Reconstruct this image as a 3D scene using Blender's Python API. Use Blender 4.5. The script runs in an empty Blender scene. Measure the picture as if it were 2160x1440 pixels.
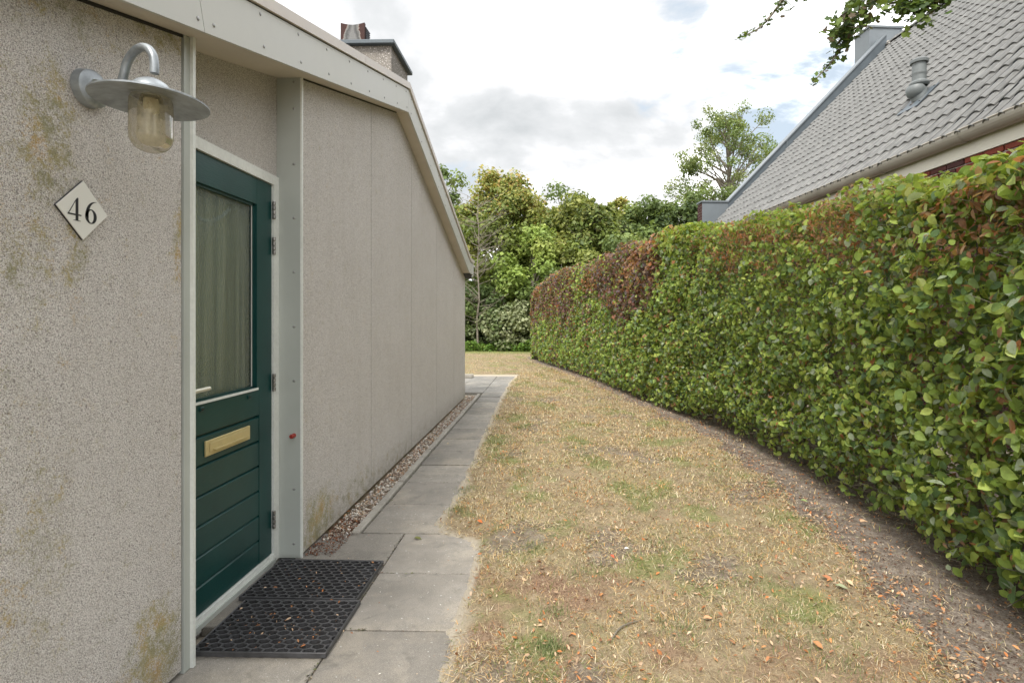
import bpy, math, random
import numpy as np
from mathutils import Vector, Matrix

SC = bpy.context.scene
COL = SC.collection
random.seed(7)
RNG = np.random.default_rng(11)
R = math.radians

# ------------------------------------------------------------------ camera
H = 1.33
PSI = 0.0254
cam_data = bpy.data.cameras.new('camera')
cam = bpy.data.objects.new('camera', cam_data)
COL.objects.link(cam)
cam.location = (0, 0, H)
cam.rotation_euler = (R(90), 0, PSI)
cam_data.sensor_width = 36
cam_data.lens = 1127.97 / 2160 * 36
cam_data.shift_x = -(1130.4 - 1080) / 2160
cam_data.shift_y = -(720 - 665.9) / 2160
cam_data.clip_start = 0.05
cam_data.clip_end = 1500
SC.camera = cam

# ------------------------------------------------------------------ colour management
SC.view_settings.view_transform = 'Standard'
SC.view_settings.look = 'None'
SC.view_settings.exposure = 1.15
SC.view_settings.gamma = 1.0
SC.view_settings.use_curve_mapping = False
SC.cycles.max_bounces = 6
SC.cycles.diffuse_bounces = 3
SC.cycles.glossy_bounces = 3
SC.cycles.transparent_max_bounces = 8
SC.cycles.transmission_bounces = 4
SC.cycles.caustics_reflective = False
SC.cycles.caustics_refractive = False

# ------------------------------------------------------------------ sky
SUN_EL, SUN_AZ = R(54), R(197)     # azimuth clockwise from +Y
world = bpy.data.worlds.new('World')
SC.world = world
world.use_nodes = True
wt = world.node_tree
wt.nodes.clear()


class NT:
    """small helper to write node trees"""
    def __init__(self, tree):
        self.t = tree

    def n(self, typ, **kw):
        nd = self.t.nodes.new(typ)
        for k, v in kw.items():
            if k.startswith('i_'):
                key = k[2:]
                key = int(key) if key.isdigit() else key.replace('_', ' ')
                nd.inputs[key].default_value = v
            else:
                setattr(nd, k, v)
        return nd

    def l(self, a, b):
        self.t.links.new(a, b)

    def math(self, op, a, b=None, clamp=False):
        m = self.n('ShaderNodeMath', operation=op, use_clamp=clamp)
        for i, x in enumerate((a, b)):
            if x is None:
                continue
            if isinstance(x, (int, float)):
                m.inputs[i].default_value = x
            else:
                self.l(x, m.inputs[i])
        return m.outputs[0]

    def ramp(self, fac, stops, interp='LINEAR'):
        r = self.n('ShaderNodeValToRGB')
        r.color_ramp.interpolation = interp
        el = r.color_ramp.elements
        while len(el) < len(stops):
            el.new(0.5)
        for e, (p, c) in zip(el, stops):
            e.position = p
            e.color = (c, c, c, 1) if isinstance(c, (int, float)) else (*c, 1)
        self.l(fac, r.inputs[0])
        return r.outputs[0]

    def mix(self, fac, a, b, blend='MIX'):
        m = self.n('ShaderNodeMix', data_type='RGBA', blend_type=blend)
        for s, x in ((m.inputs[0], fac), (m.inputs[6], a), (m.inputs[7], b)):
            if isinstance(x, (int, float)):
                s.default_value = x
            elif isinstance(x, tuple):
                s.default_value = (*x, 1)
            else:
                self.l(x, s)
        return m.outputs[2]

    def noise(self, vec, scale, detail=4, rough=0.55, dist=0.0):
        n = self.n('ShaderNodeTexNoise')
        n.inputs['Scale'].default_value = scale
        n.inputs['Detail'].default_value = detail
        n.inputs['Roughness'].default_value = rough
        n.inputs['Distortion'].default_value = dist
        if vec is not None:
            self.l(vec, n.inputs['Vector'])
        return n.outputs[0]


def pix_dir(u, v):
    a = (u - 1130.4) / 1127.97
    b = (665.9 - v) / 1127.97
    s, c = math.sin(PSI), math.cos(PSI)
    d = Vector((a * c - s, c + a * s, b))
    return d.normalized()


w = NT(wt)
tc = w.n('ShaderNodeTexCoord')
dirv = tc.outputs['Generated']
sep = w.n('ShaderNodeSeparateXYZ')
w.l(dirv, sep.inputs[0])
zz = w.math('ADD', w.math('MAXIMUM', sep.outputs[2], 0.0), 0.22)
cx_ = w.math('DIVIDE', sep.outputs[0], zz)
cy_ = w.math('DIVIDE', sep.outputs[1], zz)
comb = w.n('ShaderNodeCombineXYZ')
w.l(cx_, comb.inputs[0]); w.l(cy_, comb.inputs[1])
comb.inputs[2].default_value = 3.7
pl = comb.outputs[0]
cover = w.noise(pl, 1.35, 8, 0.6, 0.35)


def blob(u, v, rad, soft):
    """soft round region of the sky around a direction"""
    d = pix_dir(u, v)
    dp = w.n('ShaderNodeVectorMath', operation='DOT_PRODUCT')
    w.l(dirv, dp.inputs[0])
    dp.inputs[1].default_value = d
    mr = w.n('ShaderNodeMapRange', interpolation_type='SMOOTHSTEP')
    mr.inputs['From Min'].default_value = math.cos(R(rad + soft))
    mr.inputs['From Max'].default_value = math.cos(R(max(rad - soft, 0)))
    w.l(dp.outputs['Value'], mr.inputs['Value'])
    return mr.outputs[0]


blue = w.math('ADD', blob(1390, 60, 6, 6), blob(1640, 150, 6, 6))
blue = w.math('ADD', blue, w.math('MULTIPLY', blob(960, 70, 3.5, 4), 0.7))
blue = w.math('ADD', blue, w.math('MULTIPLY', blob(1520, 90, 5, 6), 0.8), clamp=True)
cov2 = w.math('SUBTRACT', cover, w.math('MULTIPLY', blue, 0.21))
cov2 = w.math('ADD', cov2, w.math('ADD', w.math('MULTIPLY', blob(1330, 250, 5, 5), 0.16), w.math('MULTIPLY', blob(1130, 150, 8, 6), 0.08)))
cmask = w.ramp(cov2, [(0.285, 0.0), (0.41, 1.0)], 'EASE')
sky = w.n('ShaderNodeTexSky', sky_type='NISHITA', sun_disc=False)
sky.sun_elevation = SUN_EL
sky.sun_rotation = SUN_AZ
sky.air_density = 1.0
sky.dust_density = 2.0
sky.ozone_density = 1.5
gap = w.mix(0.78, sky.outputs[0], (3.4, 3.85, 4.2))
# cloud bodies: white tops, grey undersides
shade = w.noise(pl, 2.3, 7, 0.55, 0.2)
bank = w.math('ADD', w.math('MULTIPLY', blob(1050, 335, 4, 5), 0.8), w.math('MULTIPLY', blob(1230, 330, 4, 5), 0.85))
bank = w.math('ADD', bank, w.math('MULTIPLY', blob(1340, 355, 3.5, 4), 0.9))
bank = w.math('ADD', bank, w.math('MULTIPLY', blob(930, 330, 4, 4), 0.6), clamp=True)
sh2 = w.math('SUBTRACT', w.math('ADD', shade, w.math('MULTIPLY', bank, 0.17)), w.math('MULTIPLY', blob(1130, 110, 8, 5), 0.10))
body = w.ramp(sh2, [(0.42, (14.5, 14.5, 14.6)), (0.51, (7.8, 7.8, 7.9)), (0.57, (4.9, 4.92, 5.0)), (0.65, (4.0, 4.08, 4.15)), (0.79, (3.2, 3.32, 3.4))])
skyc = w.mix(cmask, gap, body)
bg = w.n('ShaderNodeBackground')
bg.inputs[1].default_value = 0.1
w.l(skyc, bg.inputs[0])
wo = w.n('ShaderNodeOutputWorld')
w.l(bg.outputs[0], wo.inputs[0])

sun_d = bpy.data.lights.new('sun', 'SUN')
sun_d.energy = 1.9
sun_d.angle = R(18)
sun_d.color = (1.0, 0.95, 0.88)
sun = bpy.data.objects.new('sun', sun_d)
COL.objects.link(sun)
sd = Vector((math.sin(SUN_AZ) * math.cos(SUN_EL), math.cos(SUN_AZ) * math.cos(SUN_EL), math.sin(SUN_EL)))
sun.rotation_euler = sd.to_track_quat('Z', 'Y').to_euler()
sun.location = sd * 40


# ------------------------------------------------------------------ helpers
def PX(u, v, zc):
    """world point seen at photo pixel (u, v) at depth zc"""
    a = (u - 1130.4) / 1127.97
    b = (665.9 - v) / 1127.97
    s, c = math.sin(PSI), math.cos(PSI)
    return Vector(((a * c - s) * zc, (c + a * s) * zc, H + b * zc))


def GX(u, Y):
    d = pix_dir(u, 600)
    return d.x / d.y * Y


def ZV(v, Y):
    return H + (665.9 - v) / 1127.97 * Y


def tag(o, label=None, cat=None, group=None, kind=None):
    if label: o['label'] = label
    if cat: o['category'] = cat
    if group: o['group'] = group
    if kind: o['kind'] = kind
    return o


def empty(name, loc=(0, 0, 0), rz=0.0, **kw):
    o = bpy.data.objects.new(name, None)
    COL.objects.link(o)
    o.location = loc
    o.rotation_euler = (0, 0, rz)
    o.empty_display_size = 0.1
    return tag(o, **kw)


def origin_of(o):
    p = Vector((0, 0, 0))
    while o is not None:
        p += o.location
        o = o.parent
    return p


class MB:
    def __init__(self):
        self.v = []; self.f = []

    def quad(self, *p):
        n = len(self.v); self.v += [tuple(q) for q in p]; self.f.append(tuple(range(n, n + len(p))))
        return self

    def box(self, x0, x1, y0, y1, z0, z1, bev=0.0):
        if bev > 0:
            return self.bevbox(x0, x1, y0, y1, z0, z1, bev)
        n = len(self.v)
        self.v += [(x0, y0, z0), (x1, y0, z0), (x1, y1, z0), (x0, y1, z0), (x0, y0, z1), (x1, y0, z1), (x1, y1, z1), (x0, y1, z1)]
        for f in ((0, 3, 2, 1), (4, 5, 6, 7), (0, 1, 5, 4), (1, 2, 6, 5), (2, 3, 7, 6), (3, 0, 4, 7)):
            self.f.append(tuple(n + i for i in f))
        return self

    def bevbox(self, x0, x1, y0, y1, z0, z1, b):
        # chamfered box: 24 vertices
        n = len(self.v)
        idx = {}
        X, Y, Z = (x0, x1), (y0, y1), (z0, z1)
        for i in (0, 1):
            for j in (0, 1):
                for k in (0, 1):
                    si, sj, sk = (1 if i == 0 else -1), (1 if j == 0 else -1), (1 if k == 0 else -1)
                    for ax in range(3):
                        p = [X[i] + si * b, Y[j] + sj * b, Z[k] + sk * b]
                        p[ax] = (X[i], Y[j], Z[k])[ax]
                        idx[(i, j, k, ax)] = len(self.v)
                        self.v.append(tuple(p))
        I = idx
        F = self.f
        for i in (0, 1):
            q = [I[(i, 0, 0, 0)], I[(i, 1, 0, 0)], I[(i, 1, 1, 0)], I[(i, 0, 1, 0)]]
            F.append(tuple(q if i == 1 else q[::-1]))
        for j in (0, 1):
            q = [I[(0, j, 0, 1)], I[(0, j, 1, 1)], I[(1, j, 1, 1)], I[(1, j, 0, 1)]]
            F.append(tuple(q if j == 1 else q[::-1]))
        for k in (0, 1):
            q = [I[(0, 0, k, 2)], I[(1, 0, k, 2)], I[(1, 1, k, 2)], I[(0, 1, k, 2)]]
            F.append(tuple(q if k == 1 else q[::-1]))
        for i in (0, 1):
            for j in (0, 1):
                F.append((I[(i, j, 0, 0)], I[(i, j, 1, 0)], I[(i, j, 1, 1)], I[(i, j, 0, 1)]))
            for k in (0, 1):
                F.append((I[(i, 0, k, 0)], I[(i, 1, k, 0)], I[(i, 1, k, 2)], I[(i, 0, k, 2)]))
        for j in (0, 1):
            for k in (0, 1):
                F.append((I[(0, j, k, 1)], I[(1, j, k, 1)], I[(1, j, k, 2)], I[(0, j, k, 2)]))
        for i in (0, 1):
            for j in (0, 1):
                for k in (0, 1):
                    F.append((I[(i, j, k, 0)], I[(i, j, k, 1)], I[(i, j, k, 2)]))
        return self

    def prism_x(self, pts, x0, x1):
        """polygon in (y, z) extruded along x"""
        n = len(self.v); m = len(pts)
        self.v += [(x0, y, z) for y, z in pts] + [(x1, y, z) for y, z in pts]
        self.f.append(tuple(range(n, n + m))[::-1])
        self.f.append(tuple(range(n + m, n + 2 * m)))
        for i in range(m):
            j = (i + 1) % m
            self.f.append((n + i, n + j, n + m + j, n + m + i))
        return self

    def prism_y(self, pts, y0, y1):
        n = len(self.v); m = len(pts)
        self.v += [(x, y0, z) for x, z in pts] + [(x, y1, z) for x, z in pts]
        self.f.append(tuple(range(n, n + m)))
        self.f.append(tuple(range(n + m, n + 2 * m))[::-1])
        for i in range(m):
            j = (i + 1) % m
            self.f.append((n + j, n + i, n + m + i, n + m + j))
        return self

    def tube(self, pts, rad, seg=8, cap=True):
        pts = [Vector(p) for p in pts]
        if isinstance(rad, (int, float)):
            rad = [rad] * len(pts)
        n0 = len(self.v)
        prev = None
        for i, p in enumerate(pts):
            if i == 0: t = pts[1] - pts[0]
            elif i == len(pts) - 1: t = pts[-1] - pts[-2]
            else: t = pts[i + 1] - pts[i - 1]
            t = t.normalized() if t.length > 1e-9 else Vector((0, 0, 1))
            if prev is None:
                a = t.orthogonal().normalized()
            else:
                a = (prev - t * prev.dot(t))
                a = a.normalized() if a.length > 1e-6 else t.orthogonal().normalized()
            prev = a
            b = t.cross(a)
            for k in range(seg):
                th = 2 * math.pi * k / seg
                self.v.append(tuple(p + (a * math.cos(th) + b * math.sin(th)) * rad[i]))
        for i in range(len(pts) - 1):
            for k in range(seg):
                k2 = (k + 1) % seg
                self.f.append((n0 + i * seg + k, n0 + i * seg + k2, n0 + (i + 1) * seg + k2, n0 + (i + 1) * seg + k))
        if cap:
            self.f.append(tuple(range(n0, n0 + seg))[::-1])
            e = n0 + (len(pts) - 1) * seg
            self.f.append(tuple(range(e, e + seg)))
        return self

    def lathe(self, prof, c=(0, 0, 0), axis='z', seg=24, closed=False):
        n0 = len(self.v)
        m = len(prof)
        for k in range(seg):
            th = 2 * math.pi * k / seg
            for r, h in prof:
                if axis == 'z': p = (c[0] + r * math.cos(th), c[1] + r * math.sin(th), c[2] + h)
                elif axis == 'x': p = (c[0] + h, c[1] + r * math.cos(th), c[2] + r * math.sin(th))
                else: p = (c[0] + r * math.cos(th), c[1] + h, c[2] + r * math.sin(th))
                self.v.append(p)
        for k in range(seg):
            k2 = (k + 1) % seg
            for i in range(m - 1 if not closed else m):
                i2 = (i + 1) % m
                self.f.append((n0 + k * m + i, n0 + k2 * m + i, n0 + k2 * m + i2, n0 + k * m + i2))
        return self

    def build(self, name, mat, parent=None, smooth=False, local=False, **kw):
        me = bpy.data.meshes.new(name)
        off = origin_of(parent) if (parent is not None and not local) else Vector((0, 0, 0))
        vs = [(a - off.x, b - off.y, c - off.z) for a, b, c in self.v]
        me.from_pydata(vs, [], self.f)
        if smooth:
            me.polygons.foreach_set('use_smooth', [True] * len(me.polygons))
        me.materials.append(mat)
        me.update()
        if smooth:
            me.set_sharp_from_angle(angle=R(42))
        o = bpy.data.objects.new(name, me)
        COL.objects.link(o)
        if parent is not None:
            o.parent = parent
        return tag(o, **kw)


def put(name, me, parent, loc, rot=(0, 0, 0), scale=None):
    o = bpy.data.objects.new(name, me)
    COL.objects.link(o)
    o.parent = parent
    o.location = loc
    o.rotation_euler = rot
    if scale is not None:
        o.scale = scale
    return o


def np_mesh(name, verts, loops, sizes, mat, colors=None, smooth=False, uv=None):
    me = bpy.data.meshes.new(name)
    me.vertices.add(len(verts))
    me.vertices.foreach_set('co', np.ascontiguousarray(verts, dtype=np.float32).ravel())
    me.loops.add(len(loops))
    me.loops.foreach_set('vertex_index', np.ascontiguousarray(loops, dtype=np.int32))
    me.polygons.add(len(sizes))
    st = np.zeros(len(sizes), dtype=np.int32)
    st[1:] = np.cumsum(sizes)[:-1]
    me.polygons.foreach_set('loop_start', st)
    me.polygons.foreach_set('loop_total', np.ascontiguousarray(sizes, dtype=np.int32))
    if smooth:
        me.polygons.foreach_set('use_smooth', np.ones(len(sizes), dtype=bool))
    me.materials.append(mat)
    me.update(calc_edges=True)
    if colors is not None:
        at = me.color_attributes.new('tint', 'FLOAT_COLOR', 'POINT')
        c4 = np.ones((len(verts), 4), dtype=np.float32)
        c4[:, :3] = colors
        at.data.foreach_set('color', c4.ravel())
    if uv is not None:
        at = me.attributes.new('leafuv', 'FLOAT2', 'POINT')
        at.data.foreach_set('vector', np.ascontiguousarray(uv, dtype=np.float32).ravel())
    return me


def scatter(name, tv, tf, mats, pos, cols, mat, smooth=False, tuv=None):
    """copies of a small template joined to one mesh; mats (N,3,3), pos (N,3), cols (N,3)"""
    tv = np.asarray(tv, dtype=np.float64)
    N = len(pos); m = len(tv)
    V = np.einsum('nij,mj->nmi', mats, tv) + pos[:, None, :]
    V = V.reshape(-1, 3)
    fl = np.concatenate([np.array(f) for f in tf])
    sz = np.array([len(f) for f in tf])
    L = (fl[None, :] + (np.arange(N) * m)[:, None]).ravel()
    S = np.tile(sz, N)
    C = np.repeat(cols, m, axis=0)
    UV = np.tile(np.asarray(tuv), (N, 1)) if tuv is not None else None
    return np_mesh(name, V, L, S, mat, C, smooth, UV)


def link(name, me, parent=None, **kw):
    o = bpy.data.objects.new(name, me)
    COL.objects.link(o)
    if parent is not None:
        o.parent = parent
        o.location = -origin_of(parent)
    return tag(o, **kw)


def frames(nrm, rng, spin=None, size=None):
    """rotation matrices whose local z is nrm, spun at random about it"""
    nrm = nrm / np.linalg.norm(nrm, axis=1, keepdims=True)
    N = len(nrm)
    up = np.tile(np.array([0, 0, 1.0]), (N, 1))
    bad = np.abs(nrm[:, 2]) > 0.95
    up[bad] = (1, 0, 0)
    x = np.cross(up, nrm); x /= np.linalg.norm(x, axis=1, keepdims=True)
    y = np.cross(nrm, x)
    th = rng.uniform(0, 2 * np.pi, N) if spin is None else spin
    c, s = np.cos(th)[:, None], np.sin(th)[:, None]
    X = x * c + y * s
    Y = -x * s + y * c
    M = np.stack([X, Y, nrm], axis=2)
    if size is not None:
        M = M * size[:, None, None]
    return M


# ------------------------------------------------------------------ materials
def mat_new(name):
    m = bpy.data.materials.new(name)
    m.use_nodes = True
    m.node_tree.nodes.clear()
    t = NT(m.node_tree)
    out = t.n('ShaderNodeOutputMaterial')
    return m, t, out


def principled(t, out, color=None, rough=0.6, metal=0.0, bump=None, bump_d=0.002, spec=0.5, bump_s=1.0):
    p = t.n('ShaderNodeBsdfPrincipled')
    if color is not None:
        if isinstance(color, tuple): p.inputs['Base Color'].default_value = (*color, 1)
        else: t.l(color, p.inputs['Base Color'])
    if isinstance(rough, (int, float)): p.inputs['Roughness'].default_value = rough
    else: t.l(rough, p.inputs['Roughness'])
    p.inputs['Metallic'].default_value = metal
    p.inputs['Specular IOR Level'].default_value = spec
    if bump is not None:
        b = t.n('ShaderNodeBump')
        b.inputs['Distance'].default_value = bump_d
        b.inputs['Strength'].default_value = bump_s
        t.l(bump, b.inputs['Height'])
        t.l(b.outputs[0], p.inputs['Normal'])
    t.l(p.outputs[0], out.inputs[0])
    return p


def simple(name, c, rough=0.6, metal=0.0, var=0.12, scale=6.0, fine=0.0, spec=0.5, bump=0.0, fs=120.0):
    """one colour with soft uneven wear and fine grain"""
    m, t, out = mat_new(name)
    g = t.n('ShaderNodeNewGeometry').outputs['Position']
    n1 = t.noise(g, scale, 5, 0.6)
    a = tuple(x * (1 - var) for x in c); b = tuple(min(1, x * (1 + var)) for x in c)
    col = t.mix(t.ramp(n1, [(0.3, 0.0), (0.7, 1.0)]), a, b)
    n2 = t.noise(g, fs, 3, 0.6)
    if fine > 0:
        col = t.mix(t.ramp(n2, [(0.42, fine), (0.6, 0.0)]), col, tuple(x * 0.45 for x in c))
    rr = t.math('ADD', t.math('MULTIPLY', n1, 0.25), rough - 0.12)
    principled(t, out, col, rr, metal, n2 if bump > 0 else None, bump, spec)
    return m


M = {}


def leaf_material(name, rough=0.36, trans=0.42, veins=True, spec=0.55):
    m, t, out = mat_new(name)
    at = t.n('ShaderNodeAttribute', attribute_name='tint')
    col = at.outputs['Color']
    g = t.n('ShaderNodeNewGeometry')
    n = t.noise(g.outputs['Position'], 45, 3, 0.6)
    col = t.mix(t.ramp(n, [(0.35, 0.22), (0.65, 0.0)]), col, (0.02, 0.03, 0.01))
    h = None
    if veins:
        uv = t.n('ShaderNodeAttribute', attribute_name='leafuv')
        sp = t.n('ShaderNodeSeparateXYZ'); t.l(uv.outputs['Vector'], sp.inputs[0])
        ax = t.math('ABSOLUTE', sp.outputs[0])
        ph = t.math('SUBTRACT', t.math('MULTIPLY', sp.outputs[1], 7.5), t.math('MULTIPLY', ax, 5.0))
        wv = t.math('SINE', t.math('MULTIPLY', ph, 6.283))
        h = wv
        mid = t.ramp(ax, [(0.0, 1.0), (0.07, 0.0)])
        vein = t.ramp(wv, [(0.8, 0.0), (1.0, 0.35)])
        col = t.mix(t.math('MAXIMUM', t.math('MULTIPLY', mid, 0.5), vein), col, t.mix(0.5, col, (0.35, 0.42, 0.12)))
    p = t.n('ShaderNodeBsdfPrincipled')
    t.l(col, p.inputs['Base Color'])
    p.inputs['Roughness'].default_value = rough
    p.inputs['Specular IOR Level'].default_value = spec
    if h is not None:
        b = t.n('ShaderNodeBump'); b.inputs['Distance'].default_value = 0.0007
        t.l(h, b.inputs['Height']); t.l(b.outputs[0], p.inputs['Normal'])
    tr = t.n('ShaderNodeBsdfTranslucent')
    warm = t.mix(0.22, col, (0.34, 0.40, 0.07), 'MIX')
    t.l(t.mix(1.0, warm, (1.25, 1.25, 1.0), 'MULTIPLY'), tr.inputs[0])
    mx = t.n('ShaderNodeMixShader'); mx.inputs[0].default_value = trans
    t.l(p.outputs[0], mx.inputs[1]); t.l(tr.outputs[0], mx.inputs[2])
    t.l(mx.outputs[0], out.inputs[0])
    return m


M['leaf'] = leaf_material('beech_leaf')
M['tree_leaf'] = leaf_material('tree_leaf', rough=0.55, trans=0.3, veins=False, spec=0.3)


def tint_material(name, rough=0.8, trans=0.0, spec=0.2):
    m, t, out = mat_new(name)
    at = t.n('ShaderNodeAttribute', attribute_name='tint')
    p = t.n('ShaderNodeBsdfPrincipled')
    t.l(at.outputs['Color'], p.inputs['Base Color'])
    p.inputs['Roughness'].default_value = rough
    p.inputs['Specular IOR Level'].default_value = spec
    if trans > 0:
        tr = t.n('ShaderNodeBsdfTranslucent')
        t.l(at.outputs['Color'], tr.inputs[0])
        mx = t.n('ShaderNodeMixShader'); mx.inputs[0].default_value = trans
        t.l(p.outputs[0], mx.inputs[1]); t.l(tr.outputs[0], mx.inputs[2])
        t.l(mx.outputs[0], out.inputs[0])
    else:
        t.l(p.outputs[0], out.inputs[0])
    return m


M['straw'] = tint_material('dry_grass', 0.75, 0.25)
M['litter'] = tint_material('dry_litter', 0.8, 0.1)
M['pebble'] = tint_material('river_pebble', 0.7)
M['bark'] = simple('bark', (0.20, 0.175, 0.14), 0.9, var=0.35, scale=9, bump=0.01, fs=40)
M['stem'] = simple('beech_stem', (0.16, 0.14, 0.105), 0.85, var=0.3, scale=12, bump=0.004, fs=60)


# --- pebble dash render of the wall
def pebbledash(name, base=(0.86, 0.81, 0.78), dark=(0.21, 0.19, 0.175), lichen=True, scale=400.0):
    m, t, out = mat_new(name)
    pos = t.n('ShaderNodeNewGeometry').outputs['Position']
    vo = t.n('ShaderNodeTexVoronoi', feature='F1'); vo.inputs['Scale'].default_value = scale
    vo.inputs['Randomness'].default_value = 1.0
    t.l(pos, vo.inputs['Vector'])
    d = vo.outputs['Distance']
    sepc = t.n('ShaderNodeSeparateColor'); t.l(vo.outputs['Color'], sepc.inputs[0])
    stone = t.ramp(sepc.outputs[0], [(0.0, tuple(x * 0.62 for x in base)), (0.25, tuple(x * 0.9 for x in base)), (0.6, base), (0.85, tuple(min(1, x * 1.22) for x in base)), (1.0, (0.80, 0.77, 0.73))])
    n2 = t.noise(pos, scale * 0.55, 3, 0.6)
    gaps = t.math('MULTIPLY', t.ramp(d, [(0.42, 0.0), (0.72, 1.0)]), t.ramp(n2, [(0.42, 0.25), (0.58, 1.0)]))
    col = t.mix(gaps, stone, dark)
    pits = t.ramp(t.noise(pos, scale * 0.28, 2, 0.5), [(0.27, 0.8), (0.36, 0.0)])
    col = t.mix(pits, col, dark)
    # slow weather tone
    big = t.noise(pos, 1.6, 6, 0.62)
    col = t.mix(t.ramp(big, [(0.35, 0.14), (0.7, 0.0)]), col, (0.34, 0.31, 0.25))
    mapn = t.n('ShaderNodeMapping'); mapn.inputs['Scale'].default_value = (6, 6, 0.35)
    t.l(pos, mapn.inputs[0])
    streak = t.noise(mapn.outputs[0], 1.6, 4, 0.6)
    col = t.mix(t.ramp(streak, [(0.5, 0.0), (0.75, 0.09)]), col, (0.33, 0.30, 0.24))
    if lichen:
        s = t.n('ShaderNodeSeparateXYZ'); t.l(pos, s.inputs[0])
        Y, Z = s.outputs[1], s.outputs[2]

        def ell(y, z, ry, rz, amp=1.0):
            a = t.math('DIVIDE', t.math('SUBTRACT', Y, y), ry)
            b = t.math('DIVIDE', t.math('SUBTRACT', Z, z), rz)
            r2 = t.math('ADD', t.math('MULTIPLY', a, a), t.math('MULTIPLY', b, b))
            return t.math('MULTIPLY', t.math('SUBTRACT', 1.0, r2, clamp=True), amp)
        zones = [(1.82, 0.16, 0.17, 0.24, 1.0), (1.68, 0.06, 0.14, 0.16, 0.9), (1.42, 1.82, 0.11, 0.28, 0.85), (1.50, 1.55, 0.06, 0.26, 0.75),
                 (1.93, 1.62, 0.04, 0.22, 0.8), (1.36, 1.5, 0.12, 0.3, 0.5), (1.35, 0.75, 0.2, 0.45, 0.42), (1.2, 1.6, 0.25, 0.7, 0.45), (3.12, 0.12, 0.3, 0.26, 1.0),
                 (3.75, 0.1, 0.55, 0.2, 0.5), (1.85, 2.33, 0.2, 0.09, 0.8), (1.45, 2.2, 0.35, 0.1, 0.5), (1.3, 0.1, 0.25, 0.3, 0.5), (4.5, 0.06, 0.9, 0.14, 0.35)]
        tot = None
        for z in zones:
            e = ell(*z)
            tot = e if tot is None else t.math('MAXIMUM', tot, e)
        fine = t.noise(pos, 120, 4, 0.75)
        mid = t.noise(pos, 14, 4, 0.65)
        k = t.math('ADD', t.math('MULTIPLY', fine, 0.8), t.math('MULTIPLY', mid, 0.55))
        k = t.math('ADD', t.math('MULTIPLY', k, 0.75), t.math('MULTIPLY', tot, 0.17))
        lm = t.ramp(k, [(0.58, 0.0), (0.69, 0.75)])
        hue = t.noise(pos, 9, 3, 0.6)
        lc = t.ramp(hue, [(0.40, (0.26, 0.25, 0.10)), (0.54, (0.42, 0.34, 0.09)), (0.66, (0.55, 0.32, 0.05))])
        col = t.mix(lm, col, lc)
        gm = t.math('MULTIPLY', tot, t.ramp(mid, [(0.4, 0.0), (0.6, 0.2)]))
        col = t.mix(gm, col, (0.25, 0.25, 0.14))
        # splash dirt low on the wall
        low = t.math('MULTIPLY', t.ramp(Z, [(0.02, 1.0), (0.22, 0.0)]), t.ramp(mid, [(0.35, 0.1), (0.65, 0.5)]))
        col = t.mix(low, col, (0.25, 0.22, 0.16))
    hgt = t.math('SUBTRACT', 0.6, d)
    principled(t, out, col, 0.85, 0, hgt, 0.0035, 0.25, 0.9)
    return m


M['wall'] = pebbledash('pebble_dash')
M['chimney'] = pebbledash('pebble_dash_chimney', (0.27, 0.25, 0.225), (0.14, 0.125, 0.115), False, 130)
M['trim'] = simple('painted_trim', (0.58, 0.585, 0.545), 0.42, var=0.05, scale=3, spec=0.4)
M['frame'] = simple('painted_frame', (0.76, 0.78, 0.745), 0.4, var=0.06, scale=5, fine=0.12, fs=60)
M['post'] = simple('post_paint', (0.44, 0.465, 0.435), 0.4, var=0.06, scale=3)
M['fascia'] = simple('fascia_board', (0.56, 0.565, 0.53), 0.45, var=0.05, scale=2.2)
M['soffit'] = simple('soffit_board', (0.60, 0.55, 0.48), 0.6, var=0.08, scale=3)
M['cap'] = simple('roof_edge_metal', (0.62, 0.57, 0.52), 0.45, var=0.08, scale=4)
M['dark'] = simple('dark_gap', (0.03, 0.028, 0.025), 0.9)
M['room'] = simple('room_plaster', (0.25, 0.24, 0.22), 0.9)
M['bitumen'] = simple('bitumen', (0.06, 0.06, 0.062), 0.9, var=0.3, bump=0.003)
M['steel'] = simple('zinc_screw', (0.35, 0.35, 0.34), 0.35, 0.8)
M['hinge'] = simple('worn_hinge', (0.30, 0.29, 0.27), 0.35, 0.7, var=0.5, scale=80)
M['zinc'] = simple('zinc_sheet', (0.15, 0.172, 0.187), 0.5, 0.1, var=0.12, scale=2.5)
M['zinc_dark'] = simple('zinc_flashing', (0.085, 0.105, 0.12), 0.55, 0.1, var=0.12, scale=4)
M['gutter'] = simple('zinc_gutter', (0.36, 0.33, 0.28), 0.45, 0.1, var=0.12, scale=1.8)
M['board'] = simple('cream_board', (0.62, 0.59, 0.50), 0.5, var=0.05, scale=3)
M['mortar'] = simple('mortar', (0.46, 0.43, 0.39), 0.9, var=0.15, scale=30, bump=0.002)
M['galv'] = simple('galvanised', (0.33, 0.36, 0.38), 0.45, 0.5, var=0.28, scale=28, bump=0.0004, fs=90)
M['rubber'] = simple('black_rubber', (0.055, 0.055, 0.058), 0.42, var=0.35, scale=30, spec=0.5)
M['red'] = simple('red_rubber', (0.32, 0.035, 0.025), 0.4, var=0.1)
M['plate'] = simple('white_enamel', (0.80, 0.80, 0.76), 0.35, var=0.03)
M['ink'] = simple('black_paint', (0.012, 0.012, 0.016), 0.4)
M['brassy'] = simple('champagne_metal', (0.62, 0.52, 0.27), 0.34, 0.35, var=0.06, scale=20)
M['handle'] = simple('handle_metal', (0.72, 0.69, 0.58), 0.3, 0.5, var=0.04)
M['spacer'] = simple('glazing_spacer', (0.55, 0.56, 0.53), 0.5)
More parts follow.
